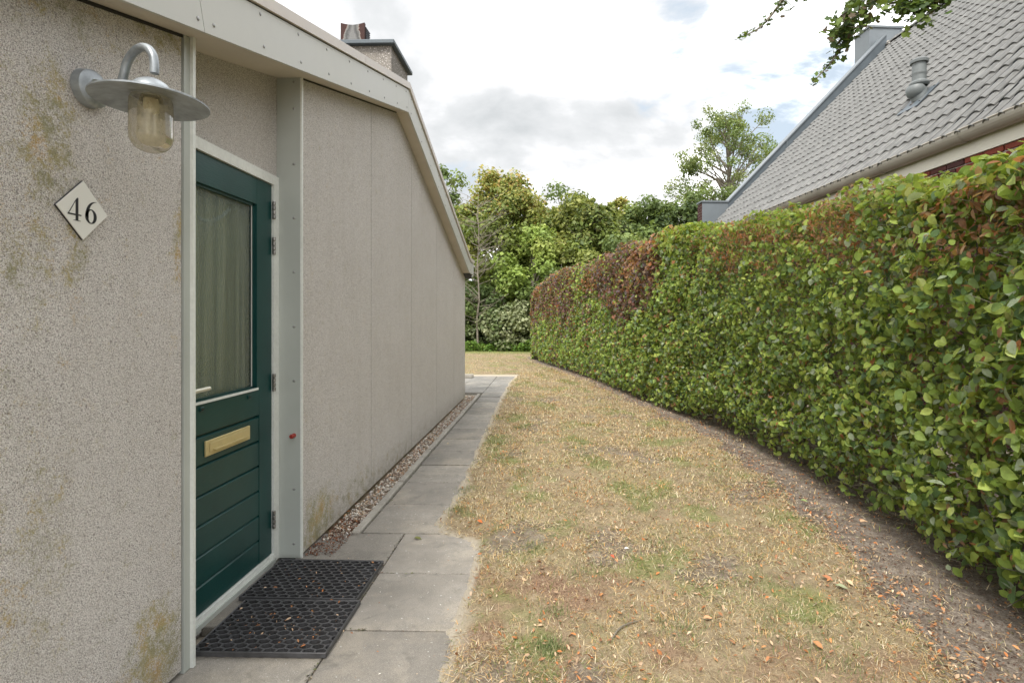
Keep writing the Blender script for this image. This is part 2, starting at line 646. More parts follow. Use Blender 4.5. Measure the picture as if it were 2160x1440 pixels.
M['kerb'] = simple('kerb_concrete', (0.38, 0.355, 0.31), 0.9, var=0.25, scale=7, fine=0.5, bump=0.0015, fs=260)
M['plastic'] = simple('grey_pvc', (0.14, 0.155, 0.155), 0.5, var=0.14, scale=9)

# door paint
m, t, out = mat_new('door_paint')
pos = t.n('ShaderNodeNewGeometry').outputs['Position']
n = t.noise(pos, 5, 5, 0.6)
col = t.mix(t.ramp(n, [(0.3, 0.0), (0.7, 1.0)]), (0.003, 0.040, 0.038), (0.006, 0.056, 0.052))
mp = t.n('ShaderNodeMapping'); mp.inputs['Scale'].default_value = (1, 0.12, 1); t.l(pos, mp.inputs[0])
grain = t.noise(mp.outputs[0], 190, 3, 0.6)
dust = t.ramp(t.noise(pos, 260, 2, 0.5), [(0.71, 0.0), (0.78, 0.5)])
col = t.mix(dust, col, (0.25, 0.27, 0.22))
principled(t, out, col, 0.33, 0, grain, 0.0007, 0.5)
M['door'] = m

# obscured glass
m, t, out = mat_new('obscured_glass')
pos = t.n('ShaderNodeNewGeometry').outputs['Position']
vo = t.n('ShaderNodeTexVoronoi', feature='SMOOTH_F1'); vo.inputs['Scale'].default_value = 150
t.l(pos, vo.inputs['Vector'])
nz = t.noise(pos, 260, 3, 0.6)
mp = t.n('ShaderNodeMapping'); mp.inputs['Scale'].default_value = (1, 5, 0.2); t.l(pos, mp.inputs[0])
wavy = t.noise(mp.outputs[0], 1.0, 3, 0.5)
b = t.n('ShaderNodeBump'); b.inputs['Distance'].default_value = 0.007
t.l(t.math('ADD', vo.outputs[0], t.math('MULTIPLY', nz, 0.6)), b.inputs['Height'])
b2 = t.n('ShaderNodeBump'); b2.inputs['Distance'].default_value = 0.05
t.l(wavy, b2.inputs['Height']); t.l(b.outputs[0], b2.inputs['Normal'])
gl = t.n('ShaderNodeBsdfGlossy'); gl.inputs['Roughness'].default_value = 0.12
gl.inputs[0].default_value = (0.86, 0.92, 0.9, 1)
t.l(b2.outputs[0], gl.inputs['Normal'])
tr = t.n('ShaderNodeBsdfTransparent'); tr.inputs[0].default_value = (0.9, 0.94, 0.88, 1)
fr = t.n('ShaderNodeFresnel'); fr.inputs['IOR'].default_value = 1.6
t.l(b2.outputs[0], fr.inputs['Normal'])
mx = t.n('ShaderNodeMixShader')
t.l(t.math('ADD', t.math('MULTIPLY', fr.outputs[0], 0.8), 0.0, clamp=True), mx.inputs[0])
t.l(tr.outputs[0], mx.inputs[1]); t.l(gl.outputs[0], mx.inputs[2])
t.l(mx.outputs[0], out.inputs[0])
M['obscured'] = m

# yellowed lamp jar glass
m, t, out = mat_new('yellowed_jar_glass')
pos = t.n('ShaderNodeNewGeometry').outputs['Position']
n = t.noise(pos, 22, 5, 0.65)
dirt = t.ramp(n, [(0.35, 0.30), (0.7, 0.58)])
df = t.n('ShaderNodeBsdfDiffuse'); t.l(t.mix(n, (0.52, 0.47, 0.34), (0.66, 0.62, 0.50)), df.inputs[0])
tl = t.n('ShaderNodeBsdfTranslucent'); tl.inputs[0].default_value = (0.62, 0.56, 0.40, 1)
d2 = t.n('ShaderNodeMixShader'); d2.inputs[0].default_value = 0.5
t.l(df.outputs[0], d2.inputs[1]); t.l(tl.outputs[0], d2.inputs[2])
tr = t.n('ShaderNodeBsdfTransparent'); tr.inputs[0].default_value = (0.93, 0.9, 0.8, 1)
m1 = t.n('ShaderNodeMixShader'); t.l(dirt, m1.inputs[0]); t.l(tr.outputs[0], m1.inputs[1]); t.l(d2.outputs[0], m1.inputs[2])
gl = t.n('ShaderNodeBsdfGlossy'); gl.inputs['Roughness'].default_value = 0.06
lw = t.n('ShaderNodeFresnel'); lw.inputs['IOR'].default_value = 1.5
m2 = t.n('ShaderNodeMixShader'); t.l(t.math('MULTIPLY', lw.outputs[0], 0.45), m2.inputs[0]); t.l(m1.outputs[0], m2.inputs[1]); t.l(gl.outputs[0], m2.inputs[2])
t.l(m2.outputs[0], out.inputs[0])
M['jar'] = m

# curtain
m, t, out = mat_new('curtain_cloth')
pos = t.n('ShaderNodeNewGeometry').outputs['Position']
n = t.noise(pos, 4, 4, 0.6)
col = t.mix(n, (0.62, 0.53, 0.26), (0.78, 0.69, 0.40))
principled(t, out, col, 0.85, 0, t.noise(pos, 300, 2, 0.5), 0.0005, 0.2)
M['curtain'] = m
M['curve'] = simple('pale_cream', (0.75, 0.72, 0.58), 0.7, var=0.06)

# concrete slabs
m, t, out = mat_new('slab_concrete')
pos = t.n('ShaderNodeNewGeometry').outputs['Position']
oi = t.n('ShaderNodeObjectInfo')
spk = t.noise(pos, 330, 3, 0.7)
n1 = t.noise(pos, 3.2, 6, 0.65)
n2 = t.noise(pos, 18, 4, 0.6)
col = t.mix(t.ramp(n1, [(0.3, 0.0), (0.7, 1.0)]), (0.185, 0.17, 0.148), (0.30, 0.275, 0.238))
col = t.mix(t.ramp(n2, [(0.45, 0.0), (0.7, 0.35)]), col, (0.19, 0.18, 0.165))
sandm = t.ramp(t.noise(pos, 1.7, 5, 0.7), [(0.5, 0.0), (0.66, 0.55)])
col = t.mix(sandm, col, (0.42, 0.37, 0.295))
col = t.mix(t.ramp(spk, [(0.36, 0.55), (0.47, 0.0)]), col, (0.10, 0.095, 0.085))
col = t.mix(t.ramp(spk, [(0.56, 0.0), (0.68, 0.5)]), col, (0.52, 0.50, 0.46))
spots = t.ramp(t.noise(pos, 55, 2, 0.4), [(0.70, 0.0), (0.74, 0.7)])
col = t.mix(spots, col, (0.55, 0.55, 0.52))
blot = t.ramp(t.noise(pos, 6.5, 5, 0.7, 0.8), [(0.56, 0.0), (0.70, 0.5)])
col = t.mix(blot, col, (0.12, 0.115, 0.10))
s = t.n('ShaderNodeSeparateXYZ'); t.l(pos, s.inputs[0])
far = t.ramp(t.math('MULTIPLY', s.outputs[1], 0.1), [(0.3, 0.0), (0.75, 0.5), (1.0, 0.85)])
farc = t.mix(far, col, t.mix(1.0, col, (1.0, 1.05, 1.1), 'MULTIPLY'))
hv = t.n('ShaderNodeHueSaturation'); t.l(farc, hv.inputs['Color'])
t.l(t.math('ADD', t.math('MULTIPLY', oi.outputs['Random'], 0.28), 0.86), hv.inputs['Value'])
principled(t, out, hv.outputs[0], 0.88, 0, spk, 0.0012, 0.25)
M['slab'] = m

# roof tiles
m, t, out = mat_new('glazed_grey_tile')
pos = t.n('ShaderNodeNewGeometry').outputs['Position']
oi = t.n('ShaderNodeObjectInfo')
n = t.noise(pos, 7, 5, 0.65)
col = t.mix(t.ramp(n, [(0.3, 0.0), (0.7, 1.0)]), (0.078, 0.079, 0.074), (0.155, 0.155, 0.147))
col = t.mix(t.ramp(t.noise(pos, 40, 3, 0.6), [(0.6, 0.0), (0.75, 0.35)]), col, (0.13, 0.125, 0.085))
hv = t.n('ShaderNodeHueSaturation'); t.l(col, hv.inputs['Color'])
t.l(t.math('ADD', t.math('MULTIPLY', oi.outputs['Random'], 0.2), 0.9), hv.inputs['Value'])
principled(t, out, hv.outputs[0], 0.36, 0, t.noise(pos, 160, 2, 0.5), 0.0006, 0.45)
M['tile'] = m

# bricks
m, t, out = mat_new('red_brick')
pos = t.n('ShaderNodeNewGeometry').outputs['Position']
oi = t.n('ShaderNodeObjectInfo')
at = t.n('ShaderNodeAttribute', attribute_name='tint')
n = t.noise(pos, 35, 4, 0.7)
f = t.math('ADD', oi.outputs['Random'], t.math('MULTIPLY', n, 0.35))
col = t.ramp(f, [(0.1, (0.15, 0.038, 0.026)), (0.45, (0.20, 0.05, 0.032)), (0.75, (0.10, 0.036, 0.03)), (0.98, (0.07, 0.032, 0.030))])
principled(t, out, col, 0.85, 0, t.noise(pos, 200, 3, 0.6), 0.002, 0.2)
M['brick'] = m

# terracotta cowl with limewash
m, t, out = mat_new('rusty_cowl')
tc_ = t.n('ShaderNodeTexCoord').outputs['Generated']
s = t.n('ShaderNodeSeparateXYZ'); t.l(tc_, s.inputs[0])
pos = t.n('ShaderNodeNewGeometry').outputs['Position']
edge = t.math('ABSOLUTE', t.math('SUBTRACT', s.outputs[0], 0.5))
k = t.math('ADD', t.math('MULTIPLY', edge, 1.6), t.math('MULTIPLY', t.noise(pos, 8, 4, 0.6), 0.7))
k = t.math('ADD', k, t.math('MULTIPLY', s.outputs[2], 0.28))
col = t.ramp(k, [(0.62, (0.20, 0.20, 0.195)), (0.8, (0.09, 0.09, 0.088)), (0.97, (0.24, 0.235, 0.22)), (1.04, (0.17, 0.065, 0.04)), (1.3, (0.06, 0.032, 0.028))])
principled(t, out, col, 0.8, 0, t.noise(pos, 60, 3, 0.6), 0.004, 0.2)
M['cowl'] = m

# ground with painted-in kinds of soil (masks are mesh attributes)
m, t, out = mat_new('lawn_soil')
pos = t.n('ShaderNodeNewGeometry').outputs['Position']


def attr(name):
    return t.n('ShaderNodeAttribute', attribute_name=name).outputs['Fac']


n1 = t.noise(pos, 1.3, 6, 0.65)
n2 = t.noise(pos, 9, 5, 0.65)
n3 = t.noise(pos, 90, 4, 0.7)
n4 = t.noise(pos, 300, 3, 0.7)
lawn = t.mix(t.ramp(n2, [(0.35, 0.0), (0.65, 1.0)]), (0.185, 0.145, 0.088), (0.33, 0.265, 0.165))
lawn = t.mix(t.ramp(n1, [(0.52, 0.0), (0.68, 0.45)]), lawn, (0.23, 0.235, 0.10))
lawn = t.mix(t.ramp(n3, [(0.38, 0.65), (0.52, 0.0)]), lawn, (0.15, 0.105, 0.065))
lawn = t.mix(t.ramp(n4, [(0.55, 0.0), (0.66, 0.55)]), lawn, (0.58, 0.47, 0.32))
soil = t.mix(t.ramp(n2, [(0.4, 0.0), (0.6, 1.0)]), (0.17, 0.14, 0.112), (0.29, 0.25, 0.205))
soil = t.mix(t.ramp(n3, [(0.4, 0.7), (0.52, 0.0)]), soil, (0.085, 0.058, 0.045))
soil = t.mix(t.ramp(n4, [(0.38, 0.5), (0.5, 0.0)]), soil, (0.07, 0.05, 0.04))
soil = t.mix(t.ramp(n4, [(0.62, 0.0), (0.7, 0.5)]), soil, (0.48, 0.44, 0.39))
sand = t.mix(n3, (0.34, 0.30, 0.235), (0.46, 0.41, 0.33))
thatch = t.mix(t.ramp(n3, [(0.4, 0.0), (0.6, 1.0)]), (0.13, 0.075, 0.05), (0.29, 0.18, 0.12))
green = t.mix(n3, (0.13, 0.17, 0.05), (0.22, 0.25, 0.08))
col = t.mix(attr('thatch'), lawn, thatch)
col = t.mix(attr('green'), col, green)
col = t.mix(attr('soil'), col, soil)
col = t.mix(attr('sand'), col, sand)
principled(t, out, col, 0.95, 0, t.math('ADD', n3, t.math('MULTIPLY', n4, 0.6)), 0.006, 0.15)
M['ground'] = m

# ------------------------------------------------------------------ shared shapes of the place
HB = np.array([(1.90, -0.9, 1.9), (1.90, 1.2, 1.92), (1.93, 2.2, 1.97), (2.01, 2.9, 2.07), (2.05, 3.5, 2.15), (2.06, 4.3, 2.21), (2.03, 5.1, 2.28), (1.92, 6.2, 2.41),
               (1.66, 7.3, 2.50), (1.40, 8.3, 2.51), (1.18, 9.4, 2.49), (0.88, 11.0, 2.42), (0.27, 13.3, 2.53), (-0.2, 15.0, 2.33), (-0.55, 16.6, 2.05)])


def hedge_x(y):
    return np.interp(y, HB[:, 1], HB[:, 0])


def vnoise(x, y, seed=0, octaves=4, f0=1.0):
    """cheap smooth noise in numpy, range about -1..1"""
    out = np.zeros_like(x, dtype=float)
    amp = 1.0; f = f0; tot = 0
    r = np.random.default_rng(seed)
    for _ in range(octaves):
        for k in range(3):
            a = r.uniform(0, 2 * np.pi); ph = r.uniform(0, 6.28); ff = f * r.uniform(0.7, 1.4)
            out += amp * np.sin((x * np.cos(a) + y * np.sin(a)) * ff * 6.283 + ph + 1.3 * np.sin((x * np.sin(a) - y * np.cos(a)) * ff * 4.1 + ph * 2)) / 3
        tot += amp
        amp *= 0.55; f *= 2.1
    return out / tot * 1.8


def path_edge(y):
    """where the sandy turf creeps over the right edge of the paving"""
    y = np.asarray(y, dtype=float)
    base = np.interp(y, [0, 1.9, 2.25, 2.6, 3.0, 3.16, 3.25, 3.4, 3.7, 4.0, 4.6, 5.7, 7.7, 9.5, 10.6, 11.8, 12.2], [-.40, -.405, -.43, -.40, -.41, -.47, -.66, -.735, -.71, -.70, -.705, -.74, -.775, -.80, -.80, -.74, -.74])
    return base + 0.018 * vnoise(y * 1.0, y * 0 + 3, 5, 4, 1.7)


def ground_masks(x, y):
    e = path_edge(y)
    dedge = x - e
    hx = hedge_x(np.clip(y, -0.9, 16.6))
    wob = 0.10 * vnoise(x, y, 21, 4, 0.8)
    dh = hx - x
    width = np.interp(y, [0, 2, 3, 4.5, 6.2, 8, 12, 17], [.48, .50, .44, .36, .28, .24, .2, .18])
    soil = np.clip((width + wob - dh) / 0.10, 0, 1) * (y < 17.5)
    bare = np.clip((vnoise(x, y, 55, 5, .75) - .38) * 2.2, 0, .75) * (y < 9)
    bare = np.maximum(bare, .8 * np.exp(-(((x + .22) / .16) ** 2 + ((y - 1.95) / .16) ** 2)))
    soil = np.maximum(soil, bare)
    sand = np.clip(1 - (dedge - 0.02) / (0.07 + 0.05 * vnoise(x, y, 8, 3, 1.2)).clip(0.02, 1), 0, 1) * (y < 12) * (y > 0)
    th = np.exp(-(((x + 0.05) / 0.42) ** 2 + ((y - 2.55) / 0.38) ** 2) * 1.0) + 0.8 * np.exp(-(((x - 1.0) / 0.5) ** 2 + ((y - 1.85) / 0.35) ** 2))
    th += 0.55 * np.exp(-(((x + 0.1) / 0.35) ** 2 + ((y - 1.95) / 0.3) ** 2))
    th = np.clip((th * .8 - 0.36 + 0.62 * vnoise(x, y, 33, 6, 1.9)) * 1.2, 0, .75)
    gr = np.clip((vnoise(x, y, 44, 5, 0.9) - 0.18) * 1.1, 0, 0.5)
    gr = np.maximum(gr, np.clip((y - 18.2) / 1.5, 0, 0.9))
    gr *= (1 - soil)
    return soil, sand * (1 - soil), th * (1 - soil), gr


# ------------------------------------------------------------------ ground sheet
def axis(pts):
    out = []
    for (a, b, n) in pts:
        out += list(np.linspace(a, b, n, endpoint=False))
    out.append(pts[-1][1])
    return np.array(out)


gx = axis([(-600, -60, 8), (-60, -6, 12), (-6, -1.5, 12), (-1.5, 2.6, 165), (2.6, 8, 18), (8, 60, 12), (60, 600, 8)])
gy = axis([(-300, -20, 8), (-20, 0.2, 16), (0.2, 1.6, 20), (1.6, 6.0, 190), (6.0, 13, 160), (13, 24, 60), (24, 60, 12), (60, 900, 12)])
GXX, GYY = np.meshgrid(gx, gy)
e = path_edge(GYY)
d = GXX - e
near = (GYY > 0.0) & (GYY < 11.95)
hgt = np.clip(d / 0.03, -1, 1)
lawnz = 0.004 + 0.010 * np.clip(d / 0.15, 0, 1) + 0.006 * vnoise(GXX, GYY, 3, 4, 0.9) + 0.003 * vnoise(GXX, GYY, 4, 3, 6.0)
under = -0.045
Z = np.where(d > 0, lawnz, under + (0.049) * np.clip((d + 0.05) / 0.05, 0, 1))
Z = np.where(near, Z, 0.004 + 0.006 * vnoise(GXX, GYY, 3, 4, 0.9))
inhouse = (GXX < -1.3) & (GYY > -2) & (GYY < 9.0)
Z = np.where(inhouse, -0.045, Z)
soilm, sandm_, thm, grm = ground_masks(GXX, GYY)
Z = Z - 0.02 * soilm * (GXX < 3)
ny, nx = GXX.shape
ii = np.arange(ny * nx).reshape(ny, nx)
q = np.stack([ii[:-1, :-1], ii[:-1, 1:], ii[1:, 1:], ii[1:, :-1]], axis=-1).reshape(-1)
me = np_mesh('ground', np.stack([GXX.ravel(), GYY.ravel(), Z.ravel()], 1), q, np.full((ny - 1) * (nx - 1), 4), M['ground'], smooth=True)
for nm, arr in (('soil', soilm), ('sand', sandm_), ('thatch', thm), ('green', grm)):
    a = me.attributes.new(nm, 'FLOAT', 'POINT')
    a.data.foreach_set('value', np.ascontiguousarray(arr.ravel(), dtype=np.float32))
tag(link('ground', me), kind='structure')

# ------------------------------------------------------------------ paving
path = empty('path', (-0.9, 6, 0), kind='structure')
J = 0.006


def slab(x0, x1, y0, y1, dz=0.0):
    x0 += J / 2; x1 -= J / 2; y0 += J / 2; y1 -= J / 2
    cx0, cy0 = (x0 + x1) / 2, (y0 + y1) / 2
    b = MB().bevbox(-(x1 - x0) / 2, (x1 - x0) / 2, -(y1 - y0) / 2, (y1 - y0) / 2, -0.045, 0.0, 0.004)
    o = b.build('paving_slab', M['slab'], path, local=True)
    o.location = Vector((cx0, cy0, dz + 0.0)) - path.location
    o.rotation_euler = (random.uniform(-.002, .002), random.uniform(-.003, .003), random.uniform(-.006, .006))


Y0 = 3.25
for k in range(-6, 0):
    ya, yb = Y0 + 0.5 * k, Y0 + 0.5 * (k + 1)
    slab(-0.885, -0.385, ya, yb, random.uniform(-.003, .003))
    slab(-1.497 if yb <= 2.91 and ya > 1.9 else -1.40, -0.885, ya, yb, random.uniform(-.003, .003))
for k in range(0, 12):
    ya, yb = Y0 + 0.5 * k, Y0 + 0.5 * (k + 1)
    slab(-1.15, -0.65, ya, yb, random.uniform(-.004, .004))
for k in range(12, 17):
    ya, yb = Y0 + 0.5 * k, Y0 + 0.5 * (k + 1)
    slab(-1.15, -0.65, ya, yb, random.uniform(-.003, .003))
    for j in range(1, 6):
        slab(-1.15 - 0.5 * j, -0.65 - 0.5 * j, ya, yb, random.uniform(-.003, .003))
# sand, moss and crumbs packed into the joints
jx, jy, jc = [], [], []
for k in range(-6, 17):
    ya = Y0 + 0.5 * k
    xa, xb = (-1.4, -.385) if k <= 0 else (-1.15, -.65)
    n_ = 90
    jx.append(RNG.uniform(xa, xb, n_)); jy.append(ya + RNG.normal(0, .004, n_))
for (xj_, ya, yb, n_) in ((-.885, .3, 3.25, 520), (-1.15, 3.25, 9.2, 420)):
    jx.append(xj_ + RNG.normal(0, .005, n_)); jy.append(RNG.uniform(ya, yb, n_))
JX, JY = np.concatenate(jx), np.concatenate(jy)
# edging stones between gravel strip and path
yk = 3.22
while yk < 8.9:
    ye = min(yk + 1.0, 8.95)
    b = MB().bevbox(-0.026, 0.026, -(ye - yk) / 2 + .003, (ye - yk) / 2 - .003, -0.1, 0.022, 0.008)
    o = b.build('edging_stone', M['kerb'], path, local=True)
    o.location = Vector((-1.181, (yk + ye) / 2, random.uniform(-.004, .004))) - path.location
    o.rotation_euler = (random.uniform(-.004, .004), 0, random.uniform(-.004, .004))
    yk += 1.0

# ------------------------------------------------------------------ our house
WX = -1.363       # plane of the gable wall
DX = -1.50        # plane of the door leaf
APY, APZ = 4.72, 3.14
SN, SF = 0.277, 0.312
YN, YF = 0.83, 8.60
EAVE_F = 8.79


def zb(y):
    """underside of the verge along the wall"""
    return APZ - (APY - y) * SN if y < APY else APZ - (y - APY) * SF


house = empty('white_bungalow', (WX, 4.7, 0), label='pale pebble-dashed bungalow with a green front door and white roof edge boards', cat='house')


def panel(y0, y1, x=WX, z0=0.02, th=0.06, g=0.004):
    y0 += g; y1 -= g
    pts = [(y0, z0), (y1, z0), (y1, zb(y1) + 0.012)]
    if y0 < APY < y1:
        pts.append((APY, APZ + 0.012))
    pts.append((y0, zb(y0) + 0.012))
    MB().prism_x(pts, x - th, x).build('wall_panel', M['wall'], house)


panel(YN, 1.950)
for a, b in ((2.918, 4.056), (4.056, 5.25), (5.25, 6.43), (6.43, 7.60), (7.60, YF)):
    panel(a, b)
# panel over the door, set back
pts = [(2.004, 2.089), (2.904, 2.089), (2.904, zb(2.904) + .012), (2.004, zb(2.004) + .012)]
MB().prism_x(pts, DX - 0.05, DX + 0.0).build('wall_panel', M['wall'], house)
# backing wall (dark gaps between the panels) and the other three sides
b = MB()
b.prism_x([(YN, -.04), (2.0, -.04), (2.0, zb(2.0)), (YN, zb(YN))], WX - .12, WX - .065)
b.prism_x([(2.91, -.04), (YF, -.04), (YF, zb(YF)), (APY, APZ), (2.91, zb(2.91))], WX - .12, WX - .065)
b.prism_x([(2.0, 2.095), (2.91, 2.095), (2.91, zb(2.91)), (2.0, zb(2.0))], DX - .12, DX - .055)
b.build('wall_backing', M['dark'], house)
b = MB()
b.box(-9.0, WX - .07, YF - .1, YF - .004, -.04, zb(YF))
b.box(-9.0, WX - .07, YN + .004, YN + .1, -.04, zb(YN))
b.prism_x([(YN, -.04), (YF, -.04), (YF, zb(YF)), (APY, APZ), (YN, zb(YN))], -9.1, -9.0)
b.build('outer_wall', M['wall'], house)
b = MB()
b.box(-9.0, WX - .13, YN + .1, YF - .1, -.03, 0.03)
b.box(-3.2, -3.1, YN + .1, YF - .1, .03, 2.2)
b.build('room_wall', M['room'], house)
# roof: two slopes
ro = MB()
ro.prism_x([(YN - .3, zb(YN - .3) + .05), (APY, APZ + .05), (APY, APZ + .21), (YN - .3, zb(YN - .3) + .21)], -9.3, -1.272)
ro.prism_x([(APY, APZ + .05), (EAVE_F - .05, zb(EAVE_F - .05) + .05), (EAVE_F - .05, zb(EAVE_F - .05) + .21), (APY, APZ + .21)], -9.3, -1.272)
roof = ro.build('roof', M['bitumen'], house)
# soffit boards
sf = MB()
FXO = -1.25
for (a, bb) in ((0.6, 2.004), (2.906, APY), (APY, 7.55), (7.555, 8.33)):
    z0a, z0b = zb(a), zb(bb)
    MB().prism_x([(a, z0a), (bb, z0b), (bb, z0b + .012), (a, z0a + .012)], WX + .003, FXO - .017).build('soffit', M['soffit'], house)
MB().prism_x([(2.004, zb(2.004)), (2.906, zb(2.906)), (2.906, zb(2.906) + .012), (2.004, zb(2.004) + .012)], DX + .002, FXO - .017).build('soffit', M['soffit'], house)
MB().prism_x([(8.33, zb(8.33)), (8.78, zb(8.33) - .005), (8.78, zb(8.33) + .007), (8.33, zb(8.33) + .012)], WX - .3, FXO - .017).build('soffit', M['soffit'], house)
# fascia boards
FH = 0.195


def fascia(pts):
    o = MB().prism_x(pts, FXO - .015, FXO).build('fascia', M['fascia'], house)
    return o


f1 = fascia([(0.55, zb(.55) - .004), (1.907, zb(1.907) - .004), (1.907 - .05, zb(1.857) + FH), (0.55, zb(.55) + FH)])
f2 = fascia([(1.911, zb(1.911) - .004), (APY - .002, APZ - .004), (APY - .002, APZ + FH), (1.861, zb(1.861) + FH)])
f3 = fascia([(APY + .002, APZ - .004), (8.33, zb(8.33) - .004), (8.785, zb(8.33) - .02), (8.785, zb(8.33) + .165), (8.43, zb(8.43) + FH), (APY + .002, APZ + FH)])
# metal roof edge, slightly proud, with a shadow gap below
CX0 = FXO + .014


def cap(y0, y1, kink=None):
    pts = [(y0, zb(y0) + FH + .008), (y1, zb(y1) + FH + .008)]
    if kink:
        pts += [(8.80, zb(8.33) + .178), (8.80, zb(8.33) + .225)]
    pts += [(y1, zb(y1) + FH + .062), (y0, zb(y0) + FH + .062)]
    return MB().prism_x(pts, FXO - .09, CX0).build('roof_edge_trim', M['cap'], house)


for a, bb in ((0.5, 3.555), (3.56, APY - .001), (APY + .001, 7.0)):
    cap(a, bb)
cap(7.004, 8.42, True)
MB().prism_x([(0.5, zb(.5) + FH - .004), (APY, APZ + FH - .004), (8.4, zb(8.4) + FH - .004), (8.4, zb(8.4) + FH + .012), (APY, APZ + FH + .012), (0.5, zb(.5) + FH + .012)], FXO - .08, FXO - .004).build('shade_strip', M['dark'], house)  # dark strip, its colour stands in for shade under the trim
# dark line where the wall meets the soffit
MB().prism_x([(YN, zb(YN) - .012), (1.95, zb(1.95) - .012), (1.95, zb(1.95) - .001), (YN, zb(YN) - .001)], WX, WX + .004).build('wall_top_line', M['dark'], house)
MB().prism_x([(2.92, zb(2.92) - .010), (APY, APZ - .010), (APY, APZ - .001), (2.92, zb(2.92) - .001)], WX, WX + .004).build('wall_top_line', M['dark'], house)
# far end box of the eave + gutter end
MB().box(-9.2, FXO - .02, 8.70, 8.785, zb(8.33), zb(8.33) + .16).build('eave_board', M['fascia'], house)

# screws
scm = MB().lathe([(0, .0045), (.004, .0042), (.0072, .002), (.0078, 0)], axis='x', seg=10)
scm_me = bpy.data.meshes.new('screw'); scm_me.from_pydata(scm.v, [], scm.f); scm_me.materials.append(M['steel'])


def screw(parent, loc, rot=(0, 0, 0)):
    o = put('screw', scm_me, parent, Vector(loc) - origin_of(parent), rot)
    o.visible_shadow = True
    return o


for y in (1.10, 1.45, 1.87):
    screw(f1, (FXO, y - .04, zb(y) + FH - .03)); screw(f1, (FXO, y, zb(y) + .035))
for y in (1.96, 2.31, 2.66, 3.0, 3.34, 3.68, 4.02, 4.36, 4.66):
    screw(f2, (FXO, y - .03, zb(y) + FH - .035)); screw(f2, (FXO, y, zb(y) + .035))
for y in (4.8, 5.2, 5.6, 6.0, 6.4, 6.8, 7.2, 7.6, 8.0, 8.4):
    screw(f3, (FXO, y, zb(min(y, 8.33)) + .04))
    if y < 8.3: screw(f3, (FXO, y, zb(y) + FH - .03))

# --- near strip of the door opening
st = MB().box(WX - .10, WX + .004, 1.956, 1.988, 0.0, zb(1.956) + .002).build('door_trim', M['post'], house)
MB().box(DX - .05, WX + .016, 1.988, 2.003, 0.0, zb(1.988) + .002).build('door_trim', M['frame'], house)
# --- far post (reveal)
post = MB().box(DX - .05, WX - .006, 2.906, 2.917, 0.0, zb(2.906) + .006).build('post', M['post'], house)
MB().box(WX - .006, WX + .004, 2.903, 2.9175, 0.0, zb(2.9) + .006).build('post_edge', M['frame'], house)
pm = put  # alias
for v in (173, 229, 346, 460, 574, 689, 803, 1031, 1146):
    z = H + (665.9 - v) / 1127.97 * 2.94
    o = put('screw', scm_me, post, Vector((-1.405, 2.906, z)) - origin_of(post), (0, 0, -math.pi / 2))
# red buffer on the post
b = MB().lathe([(0, -.034), (.009, -.034), (.012, -.031), (.0125, -.024), (.0105, -.018), (.0118, -.010), (.0125, 0), (0, 0)], (-1.405, 2.906, H + (665.9 - 918) / 1127.97 * 2.94), 'y', 16)
b.build('door_buffer', M['red'], house, smooth=True, label='small red rubber buffer')

# --- door frame
df = MB()
df.box(DX - .06, DX + .012, 2.852, 2.9055, 0.0, 2.088)      # hinge jamb
df.box(DX - .06, DX + .012, 2.0035, 2.050, 0.0, 2.088)      # lock jamb
df.box(DX - .06, DX + .012, 2.050, 2.852, 2.037, 2.088)     # head
df.box(DX - .06, DX + .010, 2.050, 2.852, -0.02, 0.044)     # sill
dframe = df.build('door_frame', M['frame'], house)
MB().prism_x([(2.050, 0.0), (2.852, 0.0), (2.852, 0.022), (2.050, 0.022)], DX + .010, DX + .022).build('sill_strip', M['post'], house)
# hinges (double knuckles)
for zc_ in (1.898, 1.706, 0.970, 0.230):
    hb = MB()
    for i in range(4):
        za = zc_ - .047 + i * .0245
        hb.lathe([(0, 0), (.0075, .001), (.0085, .004), (.0085, .018), (.0075, .021), (0, .022)], (DX + .014, 2.8505, za), 'z', 10)
    hb.box(DX + .002, DX + .0135, 2.852, 2.864, zc_ - .045, zc_ + .047)
    hb.build('hinge', M['hinge'], dframe, smooth=False)

# --- door leaf
dy0, dy1, dz0, dz1 = 2.053, 2.849, 0.050, 2.034
gy0, gy1, gz0, gz1 = 2.165, 2.702, 0.962, 1.902
py0, py1 = 2.135, 2.728
lf = MB()
XL, XB = DX, DX - .042
lf.box(XB, XL, dy0, py0, dz0, dz1)
lf.box(XB, XL, gy1 + .004, dy1, gz0, dz1)
lf.box(XB, XL, py1, dy1, dz0, gz0)
lf.box(XB, XL - .0005, py0, gy1 + .004, gz1, dz1)
lf.box(XB, XL - .0005, py0, py1, 0.820, gz0)
lf.box(XB, XL - .016, py0, py1, dz0, 0.820)     # recessed ground of the boards
lf.box(XB, XL, py0, gy0, gz0, gz1)
door = lf.build('door', M['door'], house, label='dark green front door with a tall glazed upper half')
